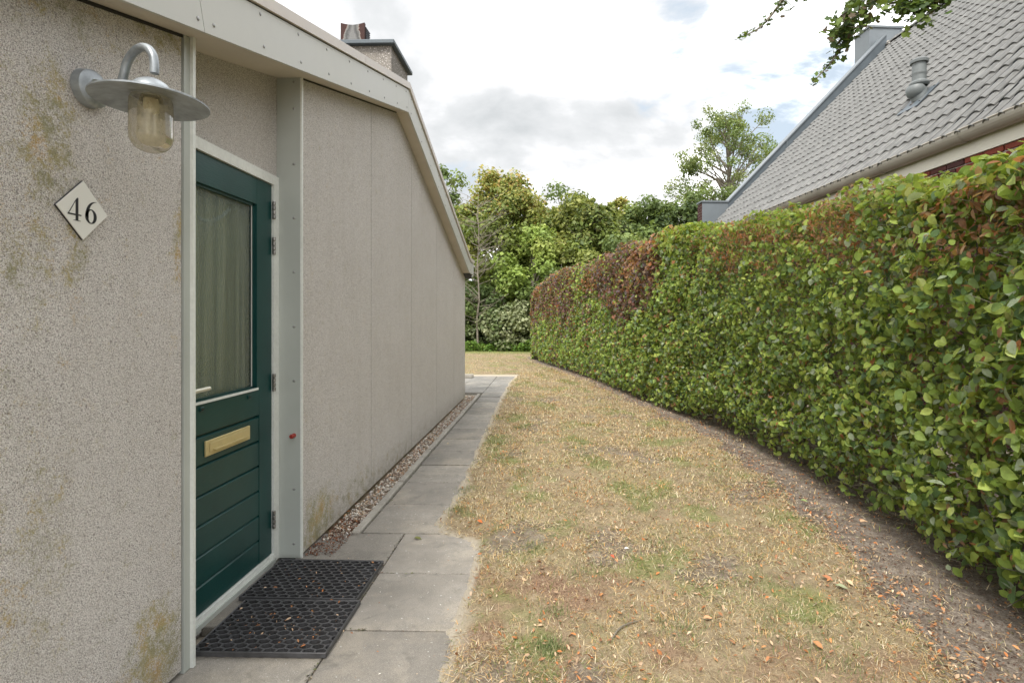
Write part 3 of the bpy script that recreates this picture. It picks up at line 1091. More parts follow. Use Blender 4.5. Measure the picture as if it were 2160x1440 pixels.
# glazing beads
bd = MB()
for (a0, a1, c0, c1) in ((gy0, gy0 + .012, gz0, gz1), (gy1 - .012, gy1 + .004, gz0, gz1), (gy0, gy1, gz0, gz0 + .010), (gy0, gy1, gz1 - .012, gz1)):
    bd.box(XL - .03, XL - .012, a0, a1, c0, c1)
bd.build('glazing_bead', M['door'], door)
sp_ = MB()
for (a0, a1, c0, c1) in ((gy1 - .017, gy1 - .0125, gz0 + .010, gz1 - .012), (gy0 + .0125, gy0 + .017, gz0 + .01, gz1 - .012)):
    sp_.box(XL - .0195, XL - .016, a0, a1, c0, c1)
sp_.build('glazing_spacer', M['spacer'], door)
MB().box(XL - .026, XL + .004, gy0 - .004, gy1 + .012, gz0 - .012, gz0 - .0005).build('weather_bar', M['frame'], door)
MB().box(XL - .024, XL - .020, gy0 + .008, gy1 - .008, gz0 + .006, gz1 - .008).build('glass_pane', M['obscured'], door)
# boards
gz = [0.812, 0.685, 0.556, 0.428, 0.299, 0.171]
tops = [gz[i] - .010 for i in range(6)]
bots = [gz[i + 1] + .004 for i in range(5)] + [dz0]
for tp, bt in zip(tops, bots):
    b = MB().prism_x([(py0 + .001, bt), (py1 - .002, bt), (py1 - .002, tp), (py0 + .001, tp)], XL - .016, XL - .002)
    # chamfered top edge catches the light
    b.prism_y([(XL - .016, tp), (XL - .002, tp), (XL - .012, tp + .0075), (XL - .016, tp + .0075)], py0 + .001, py1 - .002)
    b.build('board', M['door'], door)
# drain slots
for yy, z in ((2.268, 0.928), (2.63, 0.925)):
    d_ = MB().box(XL - .001, XL + .006, yy - .013, yy + .013, z - .009, z + .009, .002)
    d_.build('drain_cap', M['door'], door)
    MB().box(XL + .006, XL + .0075, yy - .009, yy + .008, z - .005, z + .002).build('drain_slot', M['ink'], door)
# letter plate
lp = MB()
lp.box(XL - .002, XL + .007, 2.288, 2.632, 0.716, 0.784, .002)
lplate = lp.build('letter_plate', M['brassy'], door)
l2 = MB()
l2.box(XL + .0072, XL + .010, 2.312, 2.610, 0.731, 0.771, .001)
l2.prism_x([(2.332, .735), (2.592, .735), (2.592, .741), (2.332, .741)], XL + .010, XL + .022)
l2.build('letter_flap', M['brassy'], door)
# lever handle
hd = MB()
hd.box(XL, XL + .008, 2.078, 2.108, 0.90, 1.10, .002)
hd.tube([(XL + .006, 2.093, 1.02), (XL + .045, 2.093, 1.02), (XL + .055, 2.10, 1.02), (XL + .056, 2.13, 1.021), (XL + .055, 2.235, 1.022)], [.009, .009, .0095, .0095, .0095], 12)
hd.build('handle', M['handle'], door, smooth=True)

# curtain behind the glass
cv = []; cf = []
ncol, nrow = 120, 14
for j in range(nrow + 1):
    z = 0.90 + (2.0 - .90) * j / nrow
    for i in range(ncol + 1):
        y = 2.10 + (2.76 - 2.10) * i / ncol
        ph = i / ncol * 2 * math.pi * 4.2 + 1.1 * math.sin(i / ncol * 7.3 + 1)
        x = DX - .075 + .032 * math.sin(ph + .25 * math.sin(z * 3)) + .006 * math.sin(ph * 2.3 + z * 2)
        cv.append((x, y, z))
for j in range(nrow):
    for i in range(ncol):
        a = j * (ncol + 1) + i
        cf.append((a, a + 1, a + ncol + 2, a + ncol + 1))
b = MB(); b.v = cv; b.f = cf
curtain = b.build('curtain', M['curtain'], None, smooth=True, label='olive pleated curtain hanging behind the obscured door glass', cat='curtain')
pts = []  # pale looping curve close behind the upper pane
for i in range(17):
    s_ = i / 16
    y = 2.19 + .36 * s_
    z = 1.855 - .088 * math.sin(math.pi * (s_ * .92 + .04)) - .02 * (1 - s_)
    pts.append((DX - .05, y, z))
MB().tube(pts, .0085, 8).build('pale_loop', M['curve'], curtain, smooth=True, label='pale looping cord')

# chimney through the roof (a part of the roof)
cb = MB().box(-2.35, -1.475, 4.95, 5.52, 2.9, 3.845)
chim = cb.build('chimney', M['chimney'], house, label='dark pebble-dashed chimney behind the roof edge')
MB().box(-2.39, -1.435, 4.90, 5.575, 3.845, 3.885, .006).build('chimney_cap', M['zinc_dark'], chim)
cw = MB()


def curved_plate(x0, x1, y0, y1, z0, z1, dip):
    n = 10
    pts = [(x0, z0), (x1, z0)] + [(x1 + (x0 - x1) * i / n, z1 - dip * math.sin(math.pi * i / n)) for i in range(n + 1)]
    return pts


P0 = PX(716, 88, 5.02); P1 = PX(767, 88, 5.02)
zt = PX(740, 45, 5.02).z
cw.prism_y(curved_plate(P0.x, P1.x, 0, 0, 3.885, zt, .02), 5.00, 5.03)
cw.build('cowl', M['cowl'], chim)
P2 = PX(700, 100, 5.30); P3 = PX(791, 100, 5.30); zt2 = PX(740, 70, 5.45).z
c2 = MB().prism_y(curved_plate(P0.x, P3.x + .02, 0, 0, 3.885, zt + .0, .09), 5.40, 5.43)
c2.build('cowl', M['cowl'], chim)
c3 = MB().box(P0.x + .02, P1.x - .012, 5.03, 5.16, 3.885, zt - .012)
for i in range(9):
    z = 3.895 + i * .021
    c3.box(P1.x - .012, P1.x + .004, 5.035, 5.155, z, z + .006)
c3.build('cowl_louvre', M['ink'], chim)

# ------------------------------------------------------------------ wall lamp
LC = Vector((-1.10, 1.450, 1.923))
lamp = empty('wall_lamp', (WX, 1.54, 1.997), label='galvanised stable lamp with gooseneck arm and yellowed glass jar on the wall', cat='lamp')
MB().lathe([(0, 0.030), (.022, .030), (.026, .033), (.046, .030), (.053, .024), (.055, .002), (.055, 0)], (WX + .001, 1.54, 1.997), 'x', 36).build('wall_plate', M['galv'], lamp, smooth=True)
dirh = Vector((LC.x - WX, LC.y - 1.54, 0)); Lh = dirh.length; dirh.normalize()
pts = []
start = Vector((WX + .03, 1.54, 1.985))
prof = [(0.0, 0.0), (.05, -.002), (.082, .004), (.100, .022), (.112, .05), (.124, .080), (.148, .103), (.176, .112), (.203, .104), (.221, .082), (.2265, .055), (.2265, .03)]
sc_ = (Lh - .03) / .2265
for a, z in prof:
    pts.append(start + dirh * a * sc_ + Vector((0, 0, z - .012)))
fine_pts = []
for i in range(len(pts) - 1):
    p0 = pts[max(i - 1, 0)]; p1 = pts[i]; p2 = pts[i + 1]; p3 = pts[min(i + 2, len(pts) - 1)]
    for k in range(4):
        t_ = k / 4
        fine_pts.append(0.5 * ((2 * p1) + (p2 - p0) * t_ + (2 * p0 - 5 * p1 + 4 * p2 - p3) * t_ ** 2 + (-p0 + 3 * p1 - 3 * p2 + p3) * t_ ** 3))
fine_pts.append(pts[-1])
MB().tube(fine_pts, .0112, 14).build('arm', M['galv'], lamp, smooth=True)
sh = MB()
sh.lathe([(0, .062), (.012, .062), (.022, .058), (.038, .048), (.050, .033), (.055, .018), (.064, .014), (.10, .008), (.136, .0), (.1395, -.002), (.1395, -.006), (.136, -.005), (.10, .002), (.055, .009), (.046, .010), (.040, .004)], (LC.x, LC.y, LC.z), 'z', 56)
sh.build('shade', M['galv'], lamp, smooth=True)
jp = [(.041, .006)]
jh = .142
for i in range(0, 13):
    a = i / 12 * math.pi / 2
    jp.append((.0515 * math.cos(a) ** .8 if i < 12 else 0.0, -jh + .044 - .044 * math.sin(a)))
jp = [(.047, .008), (.0505, 0.0), (.0515, -.03), (.0515, -jh + .046)] + jp[2:]
MB().lathe(jp, (LC.x, LC.y, LC.z), 'z', 40).build('glass_jar', M['jar'], lamp, smooth=True)
bl = MB()
bl.lathe([(.0, .004), (.018, .004), (.019, -.03), (.014, -.036), (0, -.036)], (LC.x, LC.y, LC.z), 'z', 20)
bl.build('lamp_holder', M['curve'], lamp, smooth=True)
bb = MB()
for dx_, dy_ in ((-.009, 0), (.009, 0.004), (0, -.011)):
    bb.tube([(LC.x + dx_, LC.y + dy_, LC.z - .036), (LC.x + dx_, LC.y + dy_, LC.z - .098)], .0062, 10)
bb.build('bulb', M['plate'], lamp, smooth=True)

# ------------------------------------------------------------------ house number plate: serif 46
sign = empty('house_number_sign', (WX, 1.52, 1.64), label='white diamond plate with the number 46 on the wall', cat='sign')
cy, cz = 1.521, 1.636
hw = .086
dpts = [(cy, cz - hw), (cy + hw, cz), (cy, cz + hw), (cy - hw, cz)]
MB().prism_x(dpts, WX + .001, WX + .0055).build('plate_edge', M['ink'], sign)
s2 = .9855
MB().prism_x([(cy + (a - cy) * s2, cz + (c - cz) * s2) for a, c in dpts], WX + .0055, WX + .0085).build('number_plate', M['plate'], sign)


def digit(polys, name, oy, oz, h):
    b = MB()
    for pl_ in polys:
        n = len(b.v)
        xx = WX + .0092
        for (a, c) in pl_:
            b.v.append((xx, oy + a * h, oz + c * h))
        m_ = len(pl_)
        b.f.append(tuple(range(n, n + m_)))
        for (a, c) in pl_:
            b.v.append((WX + .0084, oy + a * h, oz + c * h))
        for i in range(m_):
            j = (i + 1) % m_
            b.f.append((n + i, n + j, n + m_ + j, n + m_ + i))
    return b.build(name, M['ink'], sign)


four = [[(.40, 0), (.53, 0), (.53, 1.0), (.47, 1.0), (.40, .90)],                      # stem
        [(.40, .90), (.47, 1.0), (.475, 1.0), (.11, .33), (.02, .27), (.02, .245)],    # diagonal
        [(.02, .225), (.40, .225), (.40, .29), (.02, .29)], [(.53, .235), (.68, .235), (.68, .29), (.53, .29)],
        [(.30, 0), (.40, 0), (.40, .03), (.30, .022)], [(.53, 0), (.64, 0), (.64, .022), (.53, .03)]]


def ring_poly(cx, cz_, ro, rz_, ri, rzi, n=28, shift=0.0):
    out = []
    for i in range(n):
        a0 = 2 * math.pi * i / n; a1 = 2 * math.pi * (i + 1) / n
        out.append([(cx + ro * math.cos(a0), cz_ + rz_ * math.sin(a0)), (cx + ro * math.cos(a1), cz_ + rz_ * math.sin(a1)),
                    (cx + shift + ri * math.cos(a1), cz_ + rzi * math.sin(a1)), (cx + shift + ri * math.cos(a0), cz_ + rzi * math.sin(a0))])
    return out


six = ring_poly(.32, .31, .30, .325, .145, .28)
sw = []
N6 = 14
for i in range(N6 + 1):
    s_ = i / N6
    # curved back stroke of the 6 from the bowl up to the tip
    a = math.pi - s_ * math.pi * .50
    ox = .60 - .57 * math.cos(s_ * math.pi * .5) ** .9
    oz_ = .30 + .70 * math.sin(s_ * math.pi * .5)
    th = .165 * (1 - s_) ** .8 + .02
    sw.append(((ox, oz_), (ox + th * .9, oz_ - th * .42)))
for i in range(N6):
    six.append([sw[i][0], sw[i][1], sw[i + 1][1], sw[i + 1][0]])
digit(four, 'digit', cy - .0525, cz - .034, .066)
digit(six, 'digit', cy + .004, cz - .034, .066)

# ------------------------------------------------------------------ rubber mats
def mat_obj(x0, x1, y0, y1, rz, label):
    t_ = .021
    cxm, cym = (x0 + x1) / 2, (y0 + y1) / 2
    root = empty('rubber_doormat', (cxm, cym, 0.003), rz, label=label, cat='doormat', group='black rubber honeycomb mats at the door')
    w2, d2 = (x1 - x0) / 2, (y1 - y0) / 2
    rim = MB()
    rw = .007
    rim.bevbox(-w2, w2, -d2, -d2 + rw, 0, t_, .002)
    rim.bevbox(-w2, w2, d2 - rw, d2, 0, t_, .002)
    rim.bevbox(-w2, -w2 + rw, -d2 + rw, d2 - rw, 0, t_, .002)
    rim.bevbox(w2 - rw, w2, -d2 + rw, d2 - rw, 0, t_, .002)
    rim.build('rim', M['rubber'], root, local=True)
    hc = MB()
    px_, dy_ = .0515, .0292
    rx, ry = px_ / 2, dy_ * 2 / 3
    ix, iy = w2 - rw + .001, d2 - rw + .001
    row = 0
    yv = -d2 + dy_ * .45
    while yv < d2 + dy_ * .3:
        xv = -w2 + (px_ / 2 if row % 2 else 0.0)
        while xv < w2 + px_ * .4:
            out_, inn = [], []
            for k in range(6):
                a = math.pi / 6 + k * math.pi / 3
                ux, uy = math.cos(a) / math.cos(math.pi / 6), math.sin(a)
                ox_, oy_ = xv + ux * rx, yv + uy * ry
                nx_, ny_ = xv + ux * rx * .84, yv + uy * ry * .82
                cl = lambda p, q_: (max(-ix, min(ix, p)), max(-iy, min(iy, q_)))
                out_.append(cl(ox_, oy_)); inn.append(cl(nx_, ny_))
            n = len(hc.v)
            for p in out_: hc.v.append((p[0], p[1], t_ - .001))
            for p in inn: hc.v.append((p[0], p[1], t_ - .001))
            for p in inn: hc.v.append((p[0], p[1], 0.001))
            for k in range(6):
                k2 = (k + 1) % 6
                hc.f.append((n + k, n + k2, n + 6 + k2, n + 6 + k))
                hc.f.append((n + 6 + k, n + 6 + k2, n + 12 + k2, n + 12 + k))
            xv += px_
        yv += dy_
        row += 1
    hc.build('honeycomb', M['rubber'], root, local=True)
    return root


mat_obj(-1.405, -0.868, 2.050, 2.440, R(0.3), 'black rubber honeycomb mat nearer the camera with more leaf bits in it')
mat_obj(-1.447, -0.888, 2.452, 2.842, R(-0.6), 'black rubber honeycomb mat tucked against the grey door post')

# ------------------------------------------------------------------ concrete block by far corner of the house
bk = MB().bevbox(-1.86, -1.64, 11.40, 11.52, 0.0, 0.075, .008)
bk.build('concrete_block', M['kerb'], None, label='small concrete block lying on the far edge of the paving', cat='block')

# ------------------------------------------------------------------ gravel strip
def ico(sub=0):
    t_ = (1 + 5 ** .5) / 2
    v = np.array([(-1, t_, 0), (1, t_, 0), (-1, -t_, 0), (1, -t_, 0), (0, -1, t_), (0, 1, t_), (0, -1, -t_), (0, 1, -t_), (t_, 0, -1), (t_, 0, 1), (-t_, 0, -1), (-t_, 0, 1)])
    v /= np.linalg.norm(v[0])
    f = [(0, 11, 5), (0, 5, 1), (0, 1, 7), (0, 7, 10), (0, 10, 11), (1, 5, 9), (5, 11, 4), (11, 10, 2), (10, 7, 6), (7, 1, 8), (3, 9, 4), (3, 4, 2), (3, 2, 6), (3, 6, 8), (3, 8, 9), (4, 9, 5), (2, 4, 11), (6, 2, 10), (8, 6, 7), (9, 8, 1)]
    return v, f


iv, if_ = ico()
N = 5200
py = RNG.uniform(3.14, 8.9, N) ** 1.0
px = RNG.uniform(WX + .004, -1.21, N)
pz = RNG.uniform(-.022, .004, N)
sz = RNG.gamma(6, .0013, N).clip(.004, .015)
Mr = frames(RNG.normal(size=(N, 3)), RNG, size=sz)
Mr = Mr * np.array([1.25, .95, .62])[None, None, :]
pal = np.array([(.52, .46, .38), (.42, .34, .27), (.62, .57, .50), (.33, .25, .19), (.48, .36, .26), (.56, .52, .48), (.28, .23, .19), (.70, .66, .58)])
pc = pal[RNG.integers(0, len(pal), N)] * RNG.uniform(.75, 1.1, (N, 1))
link('gravel', scatter('gravel', iv, if_, Mr, np.stack([px, py, pz], 1), pc, M['pebble'], smooth=True), kind='stuff')
gb = MB().box(WX - .05, -1.2, 2.92, 8.95, -.06, -.018)
tag(gb.build('gravel_bed', M['ground']), kind='structure')

# ------------------------------------------------------------------ leaf shapes
def leaf_template(n=3, fold=.25, curl=.25, width=.32, serr=0.0):
    """leaf in its own plane: length 1 along +y, normal +z, folded along the midrib"""
    ts = np.linspace(0, 1, n + 2)
    V = []; F = []; UV = []
    prev = None
    for i, t_ in enumerate(ts):
        wv = width * (math.sin(math.pi * min(1, t_ ** .85)) ** .8 if 0 < t_ < 1 else 0)
        zc_ = -curl * t_ * t_
        if wv == 0:
            V.append((0, t_, zc_)); UV.append((0, t_)); idx = (len(V) - 1,) * 3
        else:
            V += [(-wv, t_ + .02, zc_ + fold * wv), (0, t_, zc_), (wv, t_ + .02, zc_ + fold * wv)]
            UV += [(-wv / width, t_), (0, t_), (wv / width, t_)]
            idx = (len(V) - 3, len(V) - 2, len(V) - 1)
        if prev is not None:
            a, b_ = prev, idx
            for l_, r_ in ((0, 1), (1, 2)):
                q = [a[l_], a[r_], b_[r_], b_[l_]]
                qq = []
                for z in q:
                    if z not in qq: qq.append(z)
                if len(qq) >= 3: F.append(tuple(qq))
        prev = idx
    return np.array(V), F, UV


def leaf_frames(nrm, rng, size, down=0.6):
    """leaves whose tip points mostly downward / outward within their plane"""
    nrm = nrm / np.linalg.norm(nrm, axis=1, keepdims=True)
    tip = np.stack([rng.normal(0, .7, len(nrm)), rng.normal(0, .7, len(nrm)), -down + rng.normal(0, .5, len(nrm))], 1)
    y = tip - nrm * (tip * nrm).sum(1, keepdims=True)
    y /= np.linalg.norm(y, axis=1, keepdims=True) + 1e-9
    x = np.cross(y, nrm)
    return np.stack([x, y, nrm], axis=2) * size[:, None, None]


# ------------------------------------------------------------------ the beech hedge
S = np.zeros(len(HB)); S[1:] = np.cumsum(np.hypot(np.diff(HB[:, 0]), np.diff(HB[:, 1])))
TH = 0.85


def hedge_at(s):
    x = np.interp(s, S, HB[:, 0]); y = np.interp(s, S, HB[:, 1]); h = np.interp(s, S, HB[:, 2])
    e1, e2 = s - .25, s + .25
    tx = np.interp(e2, S, HB[:, 0]) - np.interp(e1, S, HB[:, 0]); ty = np.interp(e2, S, HB[:, 1]) - np.interp(e1, S, HB[:, 1])
    L = np.hypot(tx, ty) + 1e-9
    return x, y, h, tx / L, ty / L


SMAX = S[-1]


def hedge_points(N, rng, s0, s1, front_only=False):
    """random points in the leafy skin: returns pos, outward normal, s, z, depth"""
    s = rng.uniform(s0, s1, N)
    x, y, h, tx, ty = hedge_at(s)
    nx, ny = -ty, tx                      # to the left of travel = towards the lawn (-x)
    sgn = np.sign(-nx); nx, ny = nx * sgn, ny * sgn
    nx, ny = np.where(nx > 0, -nx, nx), np.where(nx > 0, -ny, ny)
    h = h + .05 * vnoise(s, s * 0, 60, 4, .5) + .02 * vnoise(s, s * 0, 61, 3, 2.5)
    r = .16
    Lf = h - r; Lt = TH - 2 * r
    arc = r * math.pi / 2
    tot = Lf + arc + Lt + (0 if front_only else arc + Lf * .62)
    c = rng.uniform(0, 1, N) * tot
    z = np.zeros(N); off = np.zeros(N); onx = np.zeros(N); onz = np.zeros(N)
    a = c < Lf
    z[a] = c[a]; off[a] = 0; onx[a] = 1
    b_ = (~a) & (c < Lf + arc)
    th = (c[b_] - Lf[b_]) / r
    z[b_] = Lf[b_] + r * np.sin(th); off[b_] = r - r * np.cos(th); onx[b_] = np.cos(th); onz[b_] = np.sin(th)
    d_ = (~a) & (~b_) & (c < Lf + arc + Lt)
    z[d_] = h[d_]; off[d_] = r + (c[d_] - Lf[d_] - arc); onz[d_] = 1
    e_ = (~a) & (~b_) & (~d_)
    zz_ = (c[e_] - (Lf + arc + Lt)[e_])
    z[e_] = (h[e_] - zz_ / .62); off[e_] = TH; onx[e_] = -1
    # skin relief and inward depth
    dep = rng.gamma(1.25, .085, N).clip(0, .36) - .035
    rel = .05 * vnoise(s, z, 62, 4, .9) + .045 * vnoise(s, z, 63, 3, 3.4)
    base_in = .10 * np.clip(1 - z / .35, 0, 1)
    inn = dep - rel + np.where(onx > 0, base_in, 0)
    px_ = x + nx * (-off - inn * onx); py_ = y + ny * (-off - inn * onx)
    pz_ = z - inn * onz
    nrm = np.stack([nx * onx, ny * onx, onz], 1)
    # round the far end
    return np.stack([px_, py_, pz_], 1), nrm, s, z, dep, h


def leaf_colors(P, s, z, h, dep, rng):
    N = len(P)
    y = P[:, 1]
    base = np.array([(.19, .29, .07), (.30, .42, .085), (.10, .18, .065), (.40, .50, .10), (.50, .58, .14), (.34, .40, .27)])  # last, greyish tone paints the sheen of shiny leaves into the colour
    idx = rng.choice(6, N, p=[.20, .24, .18, .18, .10, .10])
    c = base[idx] * rng.uniform(.8, 1.25, (N, 1))
    # more yellow-green leaves towards the top
    top = np.clip((z / h - .86) / .12, 0, 1) * (y < 9)
    yg = np.array([(.26, .34, .045), (.20, .30, .04), (.33, .34, .06)])[rng.integers(0, 3, N)]
    m_ = rng.uniform(0, 1, N) < top * .72
    c[m_] = yg[m_] * rng.uniform(.8, 1.15, (m_.sum(), 1))
    m_ = (rng.uniform(0, 1, N) < .12) & (y < 9)
    c[m_] = yg[m_] * .85
    # copper beech stretches
    zn = z + .22 * vnoise(s, z, 70, 3, .5)
    c1 = np.clip((zn - (1.45 + .28 * np.sin(s * 1.7))) / .2, 0, 1) * np.clip((y - 7.7) / .3, 0, 1) * np.clip((11.6 - y) / .4, 0, 1)
    green_gap = np.exp(-((y - 11.9) / .45) ** 2)
    c2 = np.clip((zn - 1.0) / .35, 0, 1) * np.clip((y - 10.9) / .5, 0, 1) * .92
    cp = np.maximum(c1 * .82, c2 * .85) * (1 - .8 * green_gap)
    cp = np.maximum(cp, .42 * np.clip((y - 9) / 3, 0, 1) * np.clip((vnoise(s, z, 71, 3, .8)) + .2, 0, 1))
    cop = np.array([(.15, .07, .085), (.20, .075, .07), (.16, .11, .135), (.30, .10, .055), (.24, .16, .10)])[rng.choice(5, N, p=[.3, .25, .2, .15, .1])]
    m_ = rng.uniform(0, 1, N) < cp
    c[m_] = cop[m_] * rng.uniform(.8, 1.4, (m_.sum(), 1))
    # scorched brown patches
    sc = vnoise(s, z * 1.3, 72, 4, .55)
    band = np.clip((z / h - .72) / .12, 0, 1)
    br = np.clip((sc - .25) * 1.6, 0, .75) * (band * .95 + .10)
    br += .5 * np.exp(-(((y - 5.1) / .9) ** 2)) * np.exp(-(((z - h + .22) / .10) ** 2))
    br += .7 * np.exp(-(((y - 2.55) / .25) ** 2)) * np.exp(-(((z - h + .25) / .14) ** 2))
    br += 1.1 * np.clip(vnoise(s, z * 2, 74, 5, 1.9) + .06, 0, .8) * np.clip((z / h - .70) / .08, 0, 1) * np.clip((.97 - z / h) / .03, 0, 1) * (y < 7)
    br += .055 + .05 * np.clip(vnoise(s, z, 73, 3, 1.2), 0, 1)
    brc = np.array([(.42, .19, .09), (.34, .14, .07), (.50, .28, .15), (.26, .12, .075), (.52, .18, .07)])[rng.integers(0, 5, N)]
    m_ = rng.uniform(0, 1, N) < br
    c[m_] = brc[m_] * rng.uniform(.7, 1.15, (m_.sum(), 1))
    return c, m_


def hedge_normals(nrm, rng, spread):
    N = len(nrm)
    d = nrm * .9 + np.array([0, 0, .45]) + rng.normal(0, spread, (N, 3))
    return d


hedge = empty('beech_hedge', (2.3, 5.0, 0), label='long clipped beech hedge curving along the dry lawn', cat='hedge')
tA = leaf_template(3, .22, .22, .34)
tB = leaf_template(1, .25, .2, .40)
all_near = []
# near stretch: finer leaves
N1 = 105000
P, nr, s, z, dep, h = hedge_points(N1, RNG, 0.0, 8.2)
dens = np.where(s < 1.6, .35, 1.0)
thin = np.clip(.10 + z / .42, 0, 1) * np.where(nr[:, 0] > .3, .85, 1)
# ragged small openings in the near part
holes = (vnoise(s, z, 90, 3, 1.6) > .82) & (s < 6)
keep = (RNG.uniform(0, 1, N1) < dens * thin) & (P[:, 2] > .05) & ~(holes & (RNG.uniform(0, 1, N1) < .75))
P, nr, s, z, dep, h = P[keep], nr[keep], s[keep], z[keep], dep[keep], h[keep]
cols, brown = leaf_colors(P, s, z, h, dep, RNG)
size = (RNG.normal(.045, .013, len(P)) + .008 * np.clip((3.2 - P[:, 1]) / 1.2, 0, 1)).clip(.026, .085)
size[brown] *= .85
top_big = (z / h > .93) & (P[:, 1] < 3.2)
size[top_big] *= 1.15
Mx = leaf_frames(hedge_normals(nr, RNG, .75), RNG, size)
Mx[brown] = Mx[brown] * np.array([.6, 1, 1])[None, None, :]
Pz = P - Mx[:, :, 1] * .5
# the 300 leaves that show largest become parts
camP = np.array([0, 0, H])
dist = np.linalg.norm(Pz - camP, axis=1)
vd = (Pz - camP) / dist[:, None]
facing = np.abs((Mx[:, :, 2] / size[:, None] * vd).sum(1))
u_ = 1130.4 + 1127.97 * ((Pz[:, 0] * math.cos(PSI) + Pz[:, 1] * math.sin(PSI)) / (Pz[:, 1] * math.cos(PSI) - Pz[:, 0] * math.sin(PSI)))
v_ = 665.9 - 1127.97 * (Pz[:, 2] - H) / (Pz[:, 1] * math.cos(PSI) - Pz[:, 0] * math.sin(PSI))
infr = (Pz[:, 1] > 1.2) & (u_ < 2150) & (u_ > 1300) & (v_ > 10) & (v_ < 1430) & (dep < .0)
score = np.where(infr, size * facing / dist, 0)
order = np.argsort(-score)
big = order[:300]
rest = np.ones(len(Pz), bool); rest[big] = False
tv, tf, tuv = tA
templates = []
for i in big:
    V = tv @ Mx[i].T
    me = np_mesh('leaf', V, np.concatenate([np.array(f) for f in tf]), np.array([len(f) for f in tf]), M['leaf'], np.tile(cols[i], (len(tv), 1)), True, np.array(tuv))
    put('leaf', me, hedge, Vector(Pz[i]) - hedge.location)
me = scatter('foliage', tv, tf, Mx[rest], Pz[rest], cols[rest], M['leaf'], True, tuv)
link('foliage', me, hedge, kind='stuff')
# far stretch
N2 = 74000
P, nr, s, z, dep, h = hedge_points(N2, RNG, 8.0, SMAX)
keep = P[:, 2] > .04
end_r = np.clip((SMAX - s) / .45, 0, 1)
keep &= RNG.uniform(0, 1, N2) < np.clip(.6 + z, 0, 1)
P, nr, s, z, dep, h = P[keep], nr[keep], s[keep], z[keep], dep[keep], h[keep]
cols, brown = leaf_colors(P, s, z, h, dep, RNG)
size = RNG.normal(.066, .012, len(P)).clip(.03, .1)
Mx = leaf_frames(hedge_normals(nr, RNG, .75), RNG, size)
me = scatter('foliage', tB[0], tB[1], Mx, P - Mx[:, :, 1] * .5, cols, M['leaf'], True, tB[2])
link('foliage', me, hedge, kind='stuff')
# rounded far end of the hedge
N3 = 9000
x, y, hh, tx, ty = hedge_at(np.array([SMAX]))
ang = RNG.uniform(-.3, math.pi + .3, N3)
rr = TH / 2
cxe, cye = x[0] + rr * ty[0], y[0] - rr * tx[0]
if cxe < x[0]: cxe, cye = x[0] - rr * ty[0], y[0] + rr * tx[0]
zq = RNG.uniform(.03, hh[0], N3)
shr = np.where(zq > hh[0] - .3, np.sqrt(np.clip(1 - ((zq - hh[0] + .3) / .3) ** 2, 0, 1)), 1)
rq = rr * shr * np.sqrt(RNG.uniform(.6, 1.05, N3))
a0 = math.atan2(ty[0], tx[0]) - math.pi / 2
px_ = cxe + rq * np.cos(a0 + ang); py_ = cye + rq * np.sin(a0 + ang)
P = np.stack([px_, py_, zq], 1)
nr = np.stack([np.cos(a0 + ang), np.sin(a0 + ang), (1 - shr)], 1)
s = np.full(N3, SMAX); h = np.full(N3, hh[0])
cols, brown = leaf_colors(P, s, zq, h, np.zeros(N3), RNG)
size = RNG.normal(.066, .012, N3).clip(.03, .1)
Mx = leaf_frames(hedge_normals(nr, RNG, .5), RNG, size)
link('foliage', scatter('foliage', tB[0], tB[1], Mx, P, cols, M['leaf'], True, tB[2]), hedge, kind='stuff')
# stems
rs = random.Random(5)
ss = .3
while ss < SMAX + .2:
    x, y, hh, tx, ty = [q_[0] for q_ in hedge_at(np.array([min(ss, SMAX)]))]
    ox, oy = ty, -tx
    if ox < 0: ox, oy = -ox, -oy
    dd = rs.uniform(.26, .40)
    bx, by = x + ox * dd, y + oy * dd
    r0 = rs.uniform(.014, .030)
    lx, ly = rs.uniform(-.12, .12), rs.uniform(-.12, .12)
    pts = [(bx, by, -.05), (bx + lx * .1, by + ly * .1, .02), (bx + lx * .25, by + ly * .25, hh * .3), (bx + lx * .6, by + ly * .55 + rs.uniform(-.04, .04), hh * .6), (bx + lx, by + ly, hh - .15)]
    MB().tube(pts, [r0 * 1.7, r0 * 1.15, r0, r0 * .7, r0 * .3], 7).build('stem', M['stem'], hedge, smooth=True)
    ss += rs.uniform(.22, .34)
# twigs reaching from the stems to the skin
tw = MB()
for i in range(1500):
    s_ = rs.uniform(.8, 9.0) if i < 1200 else rs.uniform(9, SMAX)
    x, y, hh, tx, ty = [q_[0] for q_ in hedge_at(np.array([s_]))]
    ox, oy = ty, -tx
    if ox < 0: ox, oy = -ox, -oy
    z = rs.uniform(.08, hh - .12)
    d0 = rs.uniform(.25, .4); d1 = rs.uniform(-.05, .12); sh_ = rs.uniform(-.25, .25)
    a = Vector((x + ox * d0, y + oy * d0, z)); b_ = Vector((x + ox * d1 + tx * sh_, y + oy * d1 + ty * sh_, z + rs.uniform(-.05, .16)))
    mid_ = (a + b_) / 2 + Vector((rs.uniform(-.03, .03), rs.uniform(-.03, .03), rs.uniform(-.03, .03)))
    tw.tube([a, mid_, b_], [.0045, .003, .0012], 4, False)
tw.build('twigs', M['stem'], hedge, kind='stuff')

# ------------------------------------------------------------------ neighbour's house
AZ = R(-4.27)
E0 = Vector((4.2583, 4.9096, 0))
ZL = 3.236
nb = empty('brick_house', E0, -AZ, label='red brick house with a steep grey tiled roof behind the hedge', cat='house')
# local frame: x up-slope side (right), y along the eaves (away), z up
PT = math.tan(R(45.3)); RX = 4.82
GYI = 8.30
YS = -7.0
ROOF0 = ZL - .03     # roof surface height at x = 0.06


